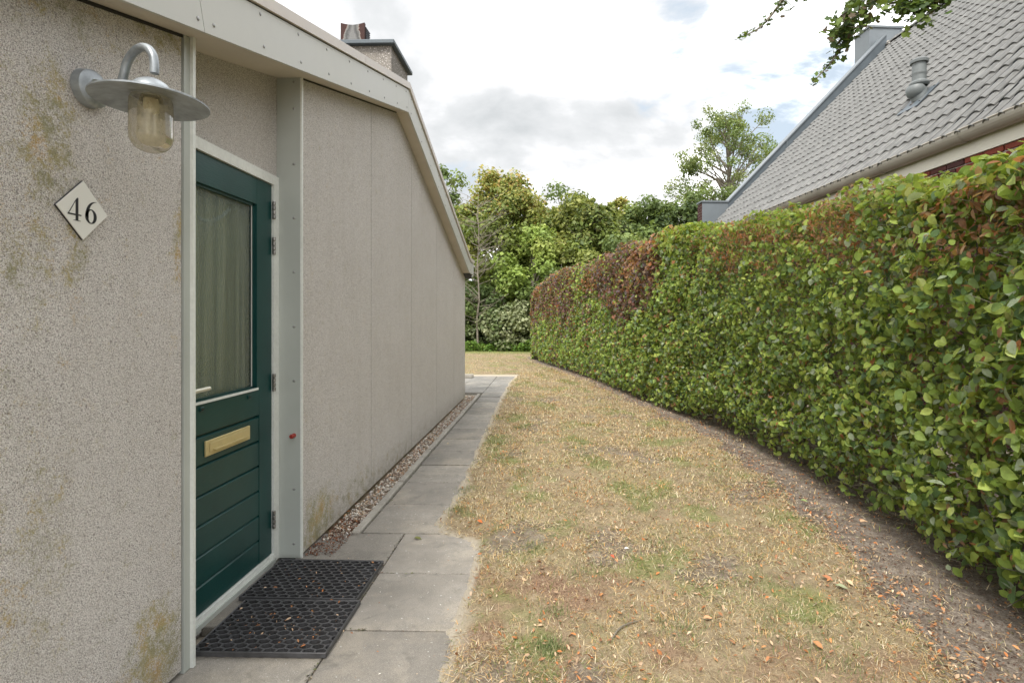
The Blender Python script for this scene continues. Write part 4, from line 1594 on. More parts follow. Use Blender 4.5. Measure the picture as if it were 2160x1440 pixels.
def nbuild(b, name, mat, parent=None, **kw):
    o = b.build(name, mat, parent or nb, local=True, **kw)
    return o


nbuild(MB().box(.20, 9.4, YS, GYI, -.05, 3.02), 'wall', M['mortar'])
# gable wall at the far end: shoulder, raking parapet
gp = [(.10, -.05), (9.54, -.05), (9.54, 4.09), (8.94, 4.09), (RX, ROOF0 + RX * PT + .12), (.72, 4.10), (.10, 4.09)]
nbuild(MB().prism_y(gp, GYI, GYI + .30), 'gable_wall', M['mortar'])
gp2 = [(.10, -.05), (9.4, -.05), (9.4, 3.0), (RX, ROOF0 + RX * PT - .02), (.10, 3.0)]
nbuild(MB().prism_y(gp2, YS, YS + .2), 'gable_wall', M['mortar'])
# zinc cladding of shoulder and parapet
zc = MB()
zc.box(.094, .735, GYI - .016, GYI - .001, 3.2, 4.105)
nbuild(zc, 'shoulder_cladding', M['zinc'])
cpz = MB()
cpz.box(.07, .735, GYI - .04, GYI + .33, 4.107, 4.145)
nbuild(cpz, 'shoulder_cap', M['zinc'])
nsl = MB()
zr = lambda x: 4.107 + (x - .735) * (ROOF0 + RX * PT + .30 - 4.107) / (RX - .735)
nsl.prism_y([(.737, zr(.737)), (4.76, zr(4.76)), (4.76, zr(4.76) + .04), (.737, zr(.737) + .04)], GYI - .04, GYI + .33)
nbuild(nsl, 'parapet_cap', M['zinc'])
nbuild(MB().prism_y([(.737, zr(.737) - .34), (4.76, zr(4.76) - .34), (4.76, zr(4.76) - .002), (.737, zr(.737) - .002)], GYI - .014, GYI - .002), 'parapet_flashing', M['zinc_dark'])
nbuild(MB().box(2.2, 2.215, GYI - .044, GYI - .0405, zr(2.2) - .3, zr(2.2)), 'standing_seam', M['zinc'])
# chimney
ch = nbuild(MB().box(4.56, 5.43, GYI + .34, GYI + .92, 5.0, 8.68), 'chimney', M['zinc'], label='zinc clad chimney at the ridge')
nbuild(MB().box(4.53, 5.46, GYI + .31, GYI + .95, 8.68, 8.735), 'chimney_cap', M['zinc'], ch)
b = MB()
for yy in (GYI + .338,):
    b.box(4.555, 4.60, yy - .012, yy, 5.0, 8.67); b.box(5.395, 5.435, yy - .012, yy, 5.0, 8.67)
nbuild(b, 'corner_strip', M['zinc'], ch)
# roof slopes under the tiles
nbuild(MB().prism_y([(.22, ROOF0 + .22 * PT - .13), (RX, ROOF0 + RX * PT - .13), (9.42, ROOF0 + .22 * PT - .1), (9.42, ROOF0 + .2 * PT - .2), (RX, ROOF0 + RX * PT - .26), (.22, ROOF0 + .22 * PT - .22)], YS, GYI - .015), 'roof', M['zinc_dark'])
# tiles
TW, TL, GA = .165, .355, .300
vx = []; ff = []
nW = 10
PH = R(45.3)


def prof(wv):
    # one round roll beside a shallow pan
    if wv < .46: return .014 * (1 - wv / .46) + .033 * math.sin(math.pi * wv / .46)
    if wv < .60: return -.020 * math.sin(math.pi * .5 * (wv - .46) / .14)
    return -.020 + .016 * math.sin(math.pi * (wv - .60) / .40)


tb = MB()
ws = [0, .04, .12, .23, .34, .42, .46, .53, .60, .70, .80, .90, 1.0, 1.04]
th_ = .014
for k_, (lx_, lift) in enumerate(((0.0, .022), (TL, .0))):
    for wv in ws:
        hgt_ = prof(min(wv, 1.0)) if wv <= 1.0 else -.022
        tb.v.append((lx_, wv * TW, lift + hgt_))
nw = len(ws)
for i in range(nw - 1):
    tb.f.append((i, i + nw, i + 1 + nw, i + 1))
base_i = len(tb.v)
for wv in ws:
    hgt_ = prof(min(wv, 1.0)) if wv <= 1.0 else -.022
    tb.v.append((0.0, wv * TW, .022 + hgt_ - th_))
for wv in ws:
    hgt_ = prof(min(wv, 1.0)) if wv <= 1.0 else -.022
    tb.v.append((TL * .5, wv * TW, .011 + hgt_ - th_))
for i in range(nw - 1):
    tb.f.append((base_i + i, i, i + 1, base_i + i + 1))
    tb.f.append((base_i + nw + i, base_i + i, base_i + i + 1, base_i + nw + i + 1))
# side edge
tb.f.append((0, base_i, base_i + nw, nw))
# put into slope frame: local lx up the slope
cph, sph = math.cos(PH), math.sin(PH)
tverts = [(a * cph - c * sph, b_, a * sph + c * cph) for a, b_, c in tb.v]
tile_me = bpy.data.meshes.new('roof_tile'); tile_me.from_pydata(tverts, [], tb.f)
tile_me.polygons.foreach_set('use_smooth', [True] * len(tb.f)); tile_me.materials.append(M['tile']); tile_me.update()
# keep the front lip crisp
if hasattr(tile_me, 'set_sharp_from_angle'):
    tile_me.set_sharp_from_angle(angle=R(50))
nrows = int((RX / cph) / GA) + 0
ncols = int((GYI - .01 - YS) / TW)
cells = []
slopeL = RX / cph
ca, sa = math.cos(-AZ), math.sin(-AZ)
for r_ in range(nrows + 1):
    a = .01 + r_ * GA
    if a + .15 > slopeL: break
    for c_ in range(ncols):
        yl = GYI - .02 - (c_ + 1.06) * TW
        lx_, lz_ = a * cph + .01, ROOF0 + a * sph - .02
        wx_ = E0.x + lx_ * ca - yl * sa; wy_ = E0.y + lx_ * sa + yl * ca
        zc_ = wy_ * math.cos(PSI) - wx_ * math.sin(PSI)
        if zc_ > .5:
            uu = 1130.4 + 1127.97 * (wx_ * math.cos(PSI) + wy_ * math.sin(PSI)) / zc_
            vv = 665.9 - 1127.97 * (lz_ - H) / zc_
            vis = uu < 2200 and vv > -25
        else:
            vis = False
        cells.append((vis, zc_, lx_, yl, lz_))
vis_cells = sorted([c_ for c_ in cells if c_[0]], key=lambda c_: c_[1])
parts = set(id(c_) for c_ in vis_cells[:300])
restv = []; restf = []
rt = random.Random(3)
for c_ in cells:
    _, _, lx_, yl, lz_ = c_
    dz_ = rt.uniform(-.003, .005); tw_ = rt.uniform(-.012, .012)
    if id(c_) in parts:
        put('roof_tile', tile_me, nb, (lx_, yl, lz_ + dz_), (0, tw_, rt.uniform(-.006, .006)))
    else:
        n = len(restv)
        restv += [(x_ + lx_, y_ + yl, z_ + lz_ + dz_ + x_ * tw_) for x_, y_, z_ in tverts]
        restf += [tuple(n + i for i in f) for f in tb.f]
me = bpy.data.meshes.new('roof_tiles'); me.from_pydata(restv, [], restf)
me.polygons.foreach_set('use_smooth', [True] * len(restf)); me.materials.append(M['tile']); me.update()
if hasattr(me, 'set_sharp_from_angle'): me.set_sharp_from_angle(angle=R(50))
o = put('roof_tiles', me, nb, (0, 0, 0)); o['kind'] = 'stuff'
# ridge tiles
yy = GYI - .02
rm = MB()
for i in range(13):
    a0_ = math.pi * i / 12
    for yv_, rr_ in ((0.0, .105), (.36, .118)):
        rm.v.append((-rr_ * math.cos(a0_), -yv_, rr_ * math.sin(a0_) * .8))
for i in range(12):
    rm.f.append((2 * i, 2 * i + 1, 2 * i + 3, 2 * i + 2))
n = len(rm.v)
rm.v += [(-.100 * math.cos(math.pi * i / 12), -.36, .100 * math.sin(math.pi * i / 12) * .8) for i in range(13)]
for i in range(12):
    rm.f.append((2 * i + 1, n + i, n + i + 1, 2 * i + 3))
ridge_me = bpy.data.meshes.new('ridge_tile'); ridge_me.from_pydata(rm.v, [], rm.f); ridge_me.materials.append(M['tile'])
ridge_me.polygons.foreach_set('use_smooth', [True] * len(rm.f)); ridge_me.update()
while yy > YS + .4:
    put('ridge_tile', ridge_me, nb, (RX, yy, ROOF0 + RX * PT - .02), (rt.uniform(-.01, .01), 0, 0))
    yy -= .335
# gutter with joints, cream board
gt = MB()
gr_ = .098
gcx, gcz = .095, ZL - .0
seg_ = 12
prof_g = [(gcx - gr_ * math.cos(math.pi * i / seg_), gcz - gr_ * math.sin(math.pi * i / seg_) * 1.12) for i in range(seg_ + 1)]
prof_in = [(gcx - (gr_ - .004) * math.cos(math.pi * i / seg_), gcz - (gr_ - .004) * math.sin(math.pi * i / seg_) * 1.12) for i in range(seg_, -1, -1)]
ring = prof_g + prof_in
n = len(gt.v)
for yv_ in (YS - .1, GYI - .02):
    gt.v += [(a, yv_, c) for a, c in ring]
m_ = len(ring)
for i in range(m_):
    j = (i + 1) % m_
    gt.f.append((i, j, m_ + j, m_ + i))
gutter = nbuild(gt, 'gutter', M['gutter'], smooth=False)
bead = MB().tube([(gcx - gr_, YS - .1, gcz + .002), (gcx - gr_, GYI - .02, gcz + .002)], .010, 8)
nbuild(bead, 'gutter_bead', M['gutter'], gutter, smooth=True)
for yj in (0.75, 1.95, 3.3, 5.2, 7.0, -1.4):
    jb = MB()
    ring2 = [(gcx - (gr_ + .006) * math.cos(math.pi * i / seg_), gcz - (gr_ + .006) * math.sin(math.pi * i / seg_) * 1.12) for i in range(seg_ + 1)]
    for yv_ in (yj - .035, yj + .035):
        jb.v += [(a, yv_, c) for a, c in ring2]
    for i in range(seg_):
        jb.f.append((i, i + 1, seg_ + 2 + i, seg_ + 1 + i))
    nbuild(jb, 'gutter_bracket', M['gutter'], gutter)
nbuild(MB().box(.165, .20, YS, GYI - .02, 2.992, ZL + .02), 'eaves_board', M['board'])
# bricks: upper visible courses as parts, the others joined
BL, BH, BJ = .215, .056, .014
bm_ = MB().bevbox(-.014, .006, 0, BL, 0, BH, .003)
brick_me = bpy.data.meshes.new('brick'); brick_me.from_pydata(bm_.v, [], bm_.f); brick_me.materials.append(M['brick'])
cnt = 0
jb = MB()
zt_ = 2.988
row = 0
while zt_ - BH > 0:
    z0_ = zt_ - BH
    y_ = GYI - .03 - (BL if row % 2 else BL * 1.5)
    while y_ > YS:
        xj = rt.uniform(-.002, .002)
        if row < 11 and -.8 < y_ < 4.6 and cnt < 300:
            put('brick', brick_me, nb, (.20 - .004 + xj, y_, z0_))
            cnt += 1
        else:
            jb.box(.184 + xj, .202, y_, y_ + BL, z0_, z0_ + BH)
        y_ -= BL + BJ
    zt_ -= BH + BJ
    row += 1
# end face of the shoulder pier (left side) in brick
zt_ = 4.08; row = 0
while zt_ > 2.2:
    if row % 2:
        jb.box(.088, .102, GYI + .006, GYI + .294, zt_ - BH, zt_)
    else:
        jb.box(.088, .102, GYI + .006, GYI + .144, zt_ - BH, zt_); jb.box(.088, .102, GYI + .156, GYI + .294, zt_ - BH, zt_)
    zt_ -= BH + BJ; row += 1
o = nbuild(jb, 'bricks', M['brick']); o['kind'] = 'stuff'


# roof vent pipe: given in the house frame
def nloc(u, v, x_off):
    """point of the photo ray on the roof slope raised by x_off"""
    d_ = pix_dir(u, v)
    O = Vector((0, 0, H)) - Vector((E0.x, E0.y, 0))
    ex = Vector((ca, sa, 0)); ey = Vector((-sa, ca, 0))
    Dl = Vector((d_.dot(ex), d_.dot(ey), d_.z)); Ol = Vector((O.dot(ex), O.dot(ey), O.z))
    t_ = (ROOF0 + x_off + Ol.x * PT - Ol.z) / (Dl.z - Dl.x * PT)
    return Ol + Dl * t_


vb = nloc(1931, 192, .18)
pipe = MB()
r_ = .098
VS = .86
top_l = vb + Vector((.10, 0, .50))
nbuild(MB().tube([vb + Vector((.13, 0, -.22)), vb + Vector((.05, 0, -.06)), vb + Vector((.035, 0, .02))], [.11, .108, .104], 20).lathe([(a_ * VS, b_ * VS) for a_, b_ in [(0, -.14), (.07, -.12), (.115, -.08), (.137, -.02), (.137, .03), (.12, .07), (.0, .09)]], tuple(vb), 'z', 24), 'roof_vent_base', M['plastic'], smooth=True)
vp = MB()
vp.lathe([(a_ * VS, b_ * VS) for a_, b_ in [(.118, .07), (.140, .10), (.142, .125), (.112, .15), (.104, .155), (.100, .17), (.100, .45), (.128, .45), (.132, .49), (.115, .51), (0, .52)]], (vb.x + .055, vb.y, vb.z), 'z', 28)
vp.lathe([(.104, .235), (.104, .245), (.101, .247)], (vb.x + .055, vb.y, vb.z), 'z', 28)
nbuild(vp, 'roof_vent', M['plastic'], smooth=False, label='grey plastic vent pipe standing on the tiles')
nbuild(MB().box(-.22, .24, -.2, .2, 0, .01), 'vent_flashing', M['zinc_dark'])
fl = [o for o in nb.children if o.name.startswith('vent_flashing')][0]
fl.location = vb + Vector((.02, 0, -.135)); fl.rotation_euler = (0, -PH, 0)

# ------------------------------------------------------------------ trees
QV = np.array([(0, -.5, 0), (.36, 0, .10), (0, .5, 0), (-.36, 0, .10)])
QF = [(0, 1, 2), (0, 2, 3)]
VLOBE = np.array([(0, -.5, 0), (.18, -.2, .03), (.5, -.12, .06), (.26, .1, .04), (.3, .42, .03), (0, .5, 0), (-.3, .42, .03), (-.26, .1, .04), (-.5, -.12, .06), (-.18, -.2, .03)])
FLOBE = [(0, 1, 9), (1, 2, 3), (1, 3, 7, 9), (7, 8, 9), (3, 4, 5), (3, 5, 7), (5, 6, 7)]


def tree(label, X, Y, ht, rx, z0, nleaf, pal, ncl=46, clr=.62, lsz=.12, trunk_r=.13, openness=0.0, name='broadleaf_tree', lean=0.0, seed=1, shape=1.0, limbs=26, cat='tree', group=None, topc=None):
    rng = np.random.default_rng(seed)
    rr = random.Random(seed)
    root = empty(name, (X, Y, 0), label=label, cat=cat, group=group)
    cz_ = (ht + z0) / 2; rz_ = (ht - z0) / 2
    cl = []
    for i in range(ncl):
        d_ = rng.normal(size=3); d_ /= np.linalg.norm(d_)
        r_ = rng.uniform(.45, .98) ** .7
        zf = d_[2] * r_
        wid = rx * (1 - .25 * max(0, zf)) * shape
        cl.append((X + lean * (zf + 1) + d_[0] * r_ * wid, Y + d_[1] * r_ * wid * .9, cz_ + zf * rz_))
    cl = np.array(cl)
    cl[:, 2] = cl[:, 2].clip(z0 + .1, ht - clr * .5)
    # trunk + limbs
    tb_ = MB()
    npt = 7
    tp = []
    for i in range(npt):
        s_ = i / (npt - 1)
        tp.append(Vector((X + lean * 2 * s_ ** 1.3 + rr.uniform(-.08, .08) * ht * .04 * (i > 0), Y + rr.uniform(-.08, .08) * ht * .04 * (i > 0), s_ * ht * .9 - .05 * (i == 0))))
    tb_.tube(tp, [trunk_r * (1.25 - 1.15 * (i / (npt - 1)) ** .8) + .006 for i in range(npt)], 8)
    trunk = tb_.build('trunk', M['bark'], root, smooth=True)
    lb = MB()
    for i in range(min(limbs, ncl)):
        c = Vector(cl[i])
        zz_ = max(z0 * .6, min(c.z - rr.uniform(.3, 1.2) * rx * .7, ht * .85))
        f_ = zz_ / (ht * .9) * (npt - 1); k = int(min(f_, npt - 2)); p0 = tp[k].lerp(tp[k + 1], min(f_ - k, 1))
        mid_ = p0.lerp(c, .5) + Vector((rr.uniform(-.15, .15), rr.uniform(-.15, .15), rr.uniform(-.05, .25)))
        rb = trunk_r * rr.uniform(.22, .42)
        lb.tube([p0, mid_, c], [rb, rb * .6, rb * .2], 6, False)
        for j in range(3):
            e_ = c + Vector((rr.gauss(0, .5), rr.gauss(0, .5), rr.gauss(.1, .4))) * clr * 1.4
            st_ = mid_.lerp(c, rr.uniform(.2, 1))
            lb.tube([st_, st_.lerp(e_, .5) + Vector((0, 0, rr.uniform(-.05, .1))), e_], [rb * .3, rb * .2, .006], 4, False)
    lb.build('limbs', M['bark'], root)
    # crown
    ci = rng.integers(0, ncl, nleaf)
    g_ = rng.normal(size=(nleaf, 3)); g_ /= np.linalg.norm(g_, axis=1, keepdims=True)
    rad = rng.uniform(.25, 1, nleaf) ** .5 * clr * rng.uniform(.65, 1.25, ncl)[ci] * (1 - openness * .3)
    P = cl[ci] + g_ * rad[:, None] * np.array([1, 1, .72])
    # sprays: leaves bunch on short twigs
    bunch = rng.normal(0, 1, (nleaf // 7 + 1, 3)) * clr * .22
    P += bunch[rng.integers(0, len(bunch), nleaf)] * .6
    nrm = g_ * .8 + np.array([0, 0, .6]) + rng.normal(0, .5, (nleaf, 3))
    lsz *= 1.5
    sz = rng.normal(lsz, lsz * .25, nleaf).clip(lsz * .4, lsz * 1.8)
    Mx = frames(nrm, rng, size=sz)
    pal = np.array(pal)
    pick = (rng.uniform(0, 1, ncl) * len(pal)).astype(int)
    pal = np.minimum(pal * np.array([2.05, 1.85, 1.7]), .6)
    own = pal[pick[ci]]
    oth = pal[rng.integers(0, len(pal), nleaf)]
    mixf = rng.uniform(.0, .6, (nleaf, 1))
    c = own * (1 - mixf) + oth * mixf
    c *= rng.uniform(.75, 1.3, (nleaf, 1))
    if topc is not None:
        k = np.clip((P[:, 2] - (ht - rz_ * .9)) / (rz_ * .8), 0, 1) * .8
        m_ = rng.uniform(0, 1, nleaf) < k
        c[m_] = np.array(topc)[rng.integers(0, len(topc), m_.sum())] * rng.uniform(.8, 1.2, (m_.sum(), 1))
    me = scatter('crown', QV, QF, Mx, P, c, M['tree_leaf'])
    link('crown', me, root)
    return root


OL = [(.13, .16, .045), (.10, .14, .035), (.16, .17, .05), (.085, .12, .035)]
YE = [(.44, .38, .10), (.38, .35, .10), (.42, .29, .09), (.30, .32, .09)]
DK = [(.045, .075, .030), (.060, .095, .035), (.035, .06, .028), (.075, .115, .04)]
LG = [(.17, .23, .06), (.13, .20, .05), (.20, .25, .08), (.11, .17, .045)]
MG = [(.085, .13, .04), (.07, .11, .04), (.11, .155, .05), (.06, .095, .035)]
GG = [(.15, .18, .11), (.20, .23, .15), (.11, .145, .08)]
WG = 'trees of the wood beyond the lawn'
tree('olive green tree with yellowing top just right of the bungalow eave', GX(1058, 23.5), 23.5, ZV(352, 23.5), 2.2, 1.5, 26000, OL + MG[:2], 130, .55, .10, .14, seed=11, topc=YE, group=WG)
tree('light green bushy tree in front of the taller olive tree', GX(1125, 21.8), 21.8, ZV(480, 21.8), 1.5, 1.1, 9000, LG, 40, .5, .11, .1, seed=12, group=WG)
tree('tall tree mostly hidden behind the bungalow roof', GX(925, 27), 27, ZV(350, 27), 2.0, 3.0, 7000, MG, 38, .6, .13, .16, openness=.5, seed=13, group=WG)
tree('dark pointed tree rising behind the olive trees', GX(1190, 27), 27, ZV(385, 27), 1.9, 1.5, 10000, DK + MG[:1], 44, .6, .12, .14, seed=14, shape=.9, group=WG)
tree('olive rounded tree in the middle of the wood edge', GX(1232, 24), 24, ZV(412, 24), 2.0, 1.2, 13000, OL + LG[:1], 54, .6, .115, .13, seed=15, topc=YE[3:] + OL[:1], group=WG)
tree('rounded olive tree rising between the yellowing tree and the dark pointed one', GX(1145, 25), 25, ZV(405, 25), 1.8, 1.0, 14000, OL + LG[1:2], 60, .6, .11, .12, seed=41, topc=YE, group=WG)
tree('olive tree just left of the small yellow tipped tree', GX(1262, 23), 23, ZV(432, 23), 1.7, 1.0, 13000, OL + MG[:1], 56, .55, .11, .12, seed=42, topc=OL, group=WG)
tree('olive tree just right of the small yellow tipped tree', GX(1335, 25), 25, ZV(425, 25), 1.7, 1.0, 12000, OL + MG, 56, .55, .11, .12, seed=43, group=WG)
tree('small tree with a yellow tip between two rounder trees', GX(1300, 27), 27, ZV(400, 27), 1.1, 2.0, 5000, OL + YE[:1], 26, .5, .12, .1, seed=16, topc=YE, group=WG)
tree('mid green tree over the copper part of the hedge', GX(1300, 22), 22, ZV(468, 22), 1.8, 1.0, 10000, MG + OL[:1], 44, .55, .11, .12, seed=17, group=WG)
tree('dark green tree left of the neighbour gable shoulder', GX(1375, 24), 24, ZV(418, 24), 1.9, 1.2, 11000, DK + MG, 48, .55, .115, .13, seed=18, group=WG)
tree('dark evergreen looking tree touching the brick gable shoulder', GX(1455, 26), 26, ZV(392, 26), 1.9, 1.5, 11000, DK, 48, .58, .12, .14, seed=19, group=WG)
tree('bushy tree behind the far end of the hedge', GX(1190, 20.6), 20.6, ZV(560, 20.6), 1.5, .6, 9000, MG + DK[:1], 36, .5, .10, .1, seed=20, group=WG)
tree('thin crowned tree standing tall above the neighbour roof', GX(1532, 31), 31, ZV(205, 31), 3.5, 4.2, 30000, MG + [(.13, .16, .07)], 190, .55, .075, .20, openness=.3, seed=21, limbs=90, lean=.1)
for k, (u, Y, tv_, sd) in enumerate(((830, 26, 420, 31), (720, 27, 440, 32), (600, 29, 450, 33), (1620, 30, 470, 34), (1760, 32, 470, 35))):
    tree(('broad tree behind the bungalow, first from its far corner', 'broad tree behind the bungalow, second from its far corner', 'broad tree behind the bungalow, third from its far corner', 'broad tree hidden behind the brick house gable', 'broad tree hidden behind the brick house roof')[k], GX(u, Y), Y, ZV(tv_, Y), 2.6, 1.2, 4500, MG + OL[:2], 40, .8, .2, .16, seed=sd, group=WG)
# dark shrubs under the trees
sh_spec = [(1000, 21.0, 590, 1.1, DK + MG[:1], 'dark shrub at the foot of the bare slim tree'), (1062, 21.3, 570, 1.2, DK, 'tallest dark shrub below the yellowing tree'),
           (1105, 21.0, 600, 1.0, DK + MG[:1], 'dark shrub beside the far end of the hedge'), (1035, 20.6, 650, .8, GG + DK[:2], 'grey-green leaved shrub at the lawn end'),
           (1085, 20.5, 640, .85, GG + MG[:1], 'paler grey-green shrub nearest the hedge end'), (960, 20.9, 600, 1.1, DK + MG, 'dark shrub half hidden by the bungalow corner'),
           (860, 21, 600, 1.3, DK + MG, 'dark shrub wholly behind the bungalow')]
for k, (u, Y, tv_, rx_, pal_, lb_) in enumerate(sh_spec):
    tree(lb_, GX(u, Y), Y, ZV(tv_, Y), rx_, .05, 4200, pal_, 26, .36, .085, .04, name='shrub', cat='shrub', seed=50 + k, limbs=12)

# far mass of the wood
N = 26000
px_ = RNG.uniform(-34, 26, N); py_ = RNG.uniform(30, 36, N) + np.abs(px_) * .1
topw = 4.6 + 1.0 * vnoise(px_ * .1, px_ * 0, 80, 4, 1.0) - .0 * px_
pz_ = RNG.uniform(0, 1, N) ** .8 * topw
cc = np.array(DK + MG)[RNG.integers(0, 8, N)] * RNG.uniform(.7, 1.2, (N, 1))
Mx = frames(RNG.normal(size=(N, 3)) + np.array([0, -.6, .5]), RNG, size=RNG.uniform(.3, .6, N))
link('woodland', scatter('woodland', QV, QF, Mx, np.stack([px_, py_, pz_], 1), cc, M['tree_leaf']), kind='stuff')
# bright green nettles along the end of the lawn
N = 9000
px_ = RNG.uniform(-9, 3.5, N); py_ = 19.75 + RNG.uniform(0, 1, N) * .9 + .2 * vnoise(px_, px_ * 0, 81, 3, .4)
pz_ = RNG.uniform(.0, 1, N) * (.34 + .14 * vnoise(px_, py_ * 0, 82, 4, .9)) + .02
cc = np.array([(.12, .22, .035), (.15, .27, .04), (.09, .17, .03), (.19, .28, .05)])[RNG.integers(0, 4, N)] * RNG.uniform(.8, 1.2, (N, 1))
Mx = frames(RNG.normal(0, .5, (N, 3)) + np.array([0, -.3, 1]), RNG, size=RNG.uniform(.06, .12, N))
link('ground_cover', scatter('ground_cover', QV, QF, Mx, np.stack([px_, py_, pz_], 1), cc, M['tree_leaf']), kind='stuff')

# bare slim tree
rr = random.Random(9)
bt = empty('bare_tree', (GX(1009, 20.2), 20.2, 0), label='slim bare tree with pale trunk between the bungalow eave and the wood', cat='tree')
bx = bt.location.x
tp = [Vector((bx + rr.uniform(-.05, .05), 20.2 + rr.uniform(-.05, .05), z_)) for z_ in np.linspace(-.05, 5.9, 10)]
MB().tube(tp, [.042 - .0038 * i for i in range(10)], 7).build('trunk', M['bark'], bt, smooth=True)
tw = MB()
for i in range(70):
    z_ = rr.uniform(1.0, 5.6)
    a = rr.uniform(0, 6.28); L_ = rr.uniform(.5, 1.5)
    p0 = Vector((bx, 20.2, z_)); p1 = p0 + Vector((math.cos(a), math.sin(a), rr.uniform(.1, .9))) * L_ * .5
    p2 = p1 + Vector((math.cos(a + rr.uniform(-.6, .6)), math.sin(a), rr.uniform(-.1, 1.0))) * L_ * .5
    tw.tube([p0, p1, p2], [.013, .009, .003], 4, False)
    for j in range(3):
        q_ = p1.lerp(p2, rr.uniform(0, 1)); tw.tube([q_, q_ + Vector((rr.gauss(0, .25), rr.gauss(0, .25), rr.gauss(.12, .2)))], [.006, .002], 4, False)
tw.build('branches', M['bark'], bt)

# ------------------------------------------------------------------ overhanging maple
mp_ = empty('maple_tree', (3.1, -1.2, 0), label='maple whose leafy twigs hang into the top right of the view', cat='tree')
trk = [Vector((3.1, -1.2, -.05)), Vector((3.05, -1.1, 1.6)), Vector((3.0, -.8, 3.2)), Vector((2.9, -.2, 4.6)), Vector((2.75, .6, 5.6))]
MB().tube(trk, [.19, .15, .13, .10, .07], 12).build('trunk', M['bark'], mp_, smooth=True)
br = MB()
leafP = []; leafS = []


def twig(ctrl, r0, nleaf, spread, lsize=.062, seed=0):
    rng = np.random.default_rng(seed)
    pts = [Vector(c) for c in ctrl]
    fine_ = []
    for i in range(len(pts) - 1):
        p0 = pts[max(i - 1, 0)]; p1 = pts[i]; p2 = pts[i + 1]; p3 = pts[min(i + 2, len(pts) - 1)]
        for k in range(5):
            t_ = k / 5
            fine_.append(0.5 * ((2 * p1) + (p2 - p0) * t_ + (2 * p0 - 5 * p1 + 4 * p2 - p3) * t_ ** 2 + (-p0 + 3 * p1 - 3 * p2 + p3) * t_ ** 3))
    fine_.append(pts[-1])
    br.tube(fine_, [r0 * (1 - .85 * i / (len(fine_) - 1)) for i in range(len(fine_))], 6)
    n0 = int(len(fine_) * .25) if len(ctrl) > 3 else 0
    for i in range(nleaf):
        k = rng.integers(n0, len(fine_))
        off = Vector(rng.normal(0, spread, 3)); off.z -= spread * .35
        p = fine_[k] + off
        leafP.append(p); leafS.append(lsize * rng.uniform(.6, 1.2))
        if off.length > .03 and rng.uniform() < .5:
            br.tube([fine_[k], fine_[k] + off * .95], [.0014, .0008], 3, False)


ZT = 4.0
src = Vector((2.75, .6, 5.6))
b1 = [src, PX(1900, -420, 3.9), PX(1760, -150, 4.1), PX(1655, -5, 4.15), PX(1607, 55, 4.2), PX(1560, 80, 4.2)]
twig([tuple(p) for p in b1], .02, 0, .0, seed=1)
twig([PX(1700, -60, 4.15), PX(1655, 0, 4.15)], .004, 70, .05, .058, 2)
twig([PX(1650, 5, 4.15), PX(1612, 45, 4.2), PX(1562, 78, 4.2)], .003, 60, .016, .038, 3)
b2 = [src, PX(2060, -330, 3.6), PX(1930, -120, 3.9), PX(1845, -10, 4.0), PX(1790, 60, 4.05), PX(1770, 110, 4.05), PX(1717, 172, 4.05)]
twig([tuple(p) for p in b2], .024, 0, 0, seed=4)
twig([PX(1880, -60, 4.0), PX(1810, 15, 4.0), PX(1772, 60, 4.0)], .006, 230, .065, .07, 5)
twig([PX(1800, 35, 4.0), PX(1785, 70, 4.0), PX(1770, 95, 4.05)], .004, 100, .042, .06, 6)
twig([PX(1775, 95, 4.05), PX(1750, 135, 4.05), PX(1718, 172, 4.05)], .003, 60, .018, .038, 7)
b3 = [src, PX(2120, -260, 3.5), PX(2020, -90, 3.7), PX(1960, -20, 3.8), PX(1900, 0, 3.9), PX(1850, 20, 3.95)]
twig([tuple(p) for p in b3], .02, 0, 0, seed=8)
twig([PX(2010, -40, 3.8), PX(1950, 0, 3.8), PX(1880, 5, 3.9)], .005, 200, .055, .068, 9)
twig([PX(1990, -10, 3.8), PX(1955, 15, 3.8), PX(1930, 25, 3.8)], .004, 100, .045, .062, 10)
twig([PX(1900, 0, 3.9), PX(1865, 22, 3.95), PX(1815, 58, 4.0)], .003, 60, .022, .042, 11)
# crown outside the frame above
for i in range(26):
    a = rr.uniform(0, 6.28)
    e_ = src + Vector((math.cos(a) * rr.uniform(.5, 2.2), math.sin(a) * rr.uniform(.5, 1.6) - .5, rr.uniform(.2, 2.2)))
    twig([tuple(src), tuple(src.lerp(e_, .5) + Vector((0, 0, .15))), tuple(e_)], .02, 70, .22, .08, 100 + i)
br.build('branches', M['bark'], mp_)
P = np.array([tuple(p) for p in leafP]); N = len(P)
sz = np.array(leafS)
Mx = leaf_frames(RNG.normal(0, .6, (N, 3)) + np.array([-.2, -.5, .7]), RNG, sz)
lc = np.array([(.075, .13, .03), (.055, .10, .028), (.11, .17, .035), (.15, .21, .045), (.05, .075, .03), (.09, .06, .035)])[RNG.choice(6, N, p=[.28, .24, .2, .12, .1, .06])] * RNG.uniform(.75, 1.2, (N, 1))
link('crown', scatter('crown', VLOBE, FLOBE, Mx, P, lc, M['tree_leaf']), mp_)

# ------------------------------------------------------------------ grass
def ground_z(x, y):
    d_ = x - path_edge(y)
    return 0.004 + 0.010 * np.clip(d_ / 0.15, 0, 1) + 0.006 * vnoise(x, y, 3, 4, 0.9)


BLV = np.array([(-.5, 0, 0), (.5, 0, 0), (-.38, .30, .5), (.38, .30, .5), (0, .85, .8)])
BLF = [(0, 1, 3, 2), (2, 3, 4)]


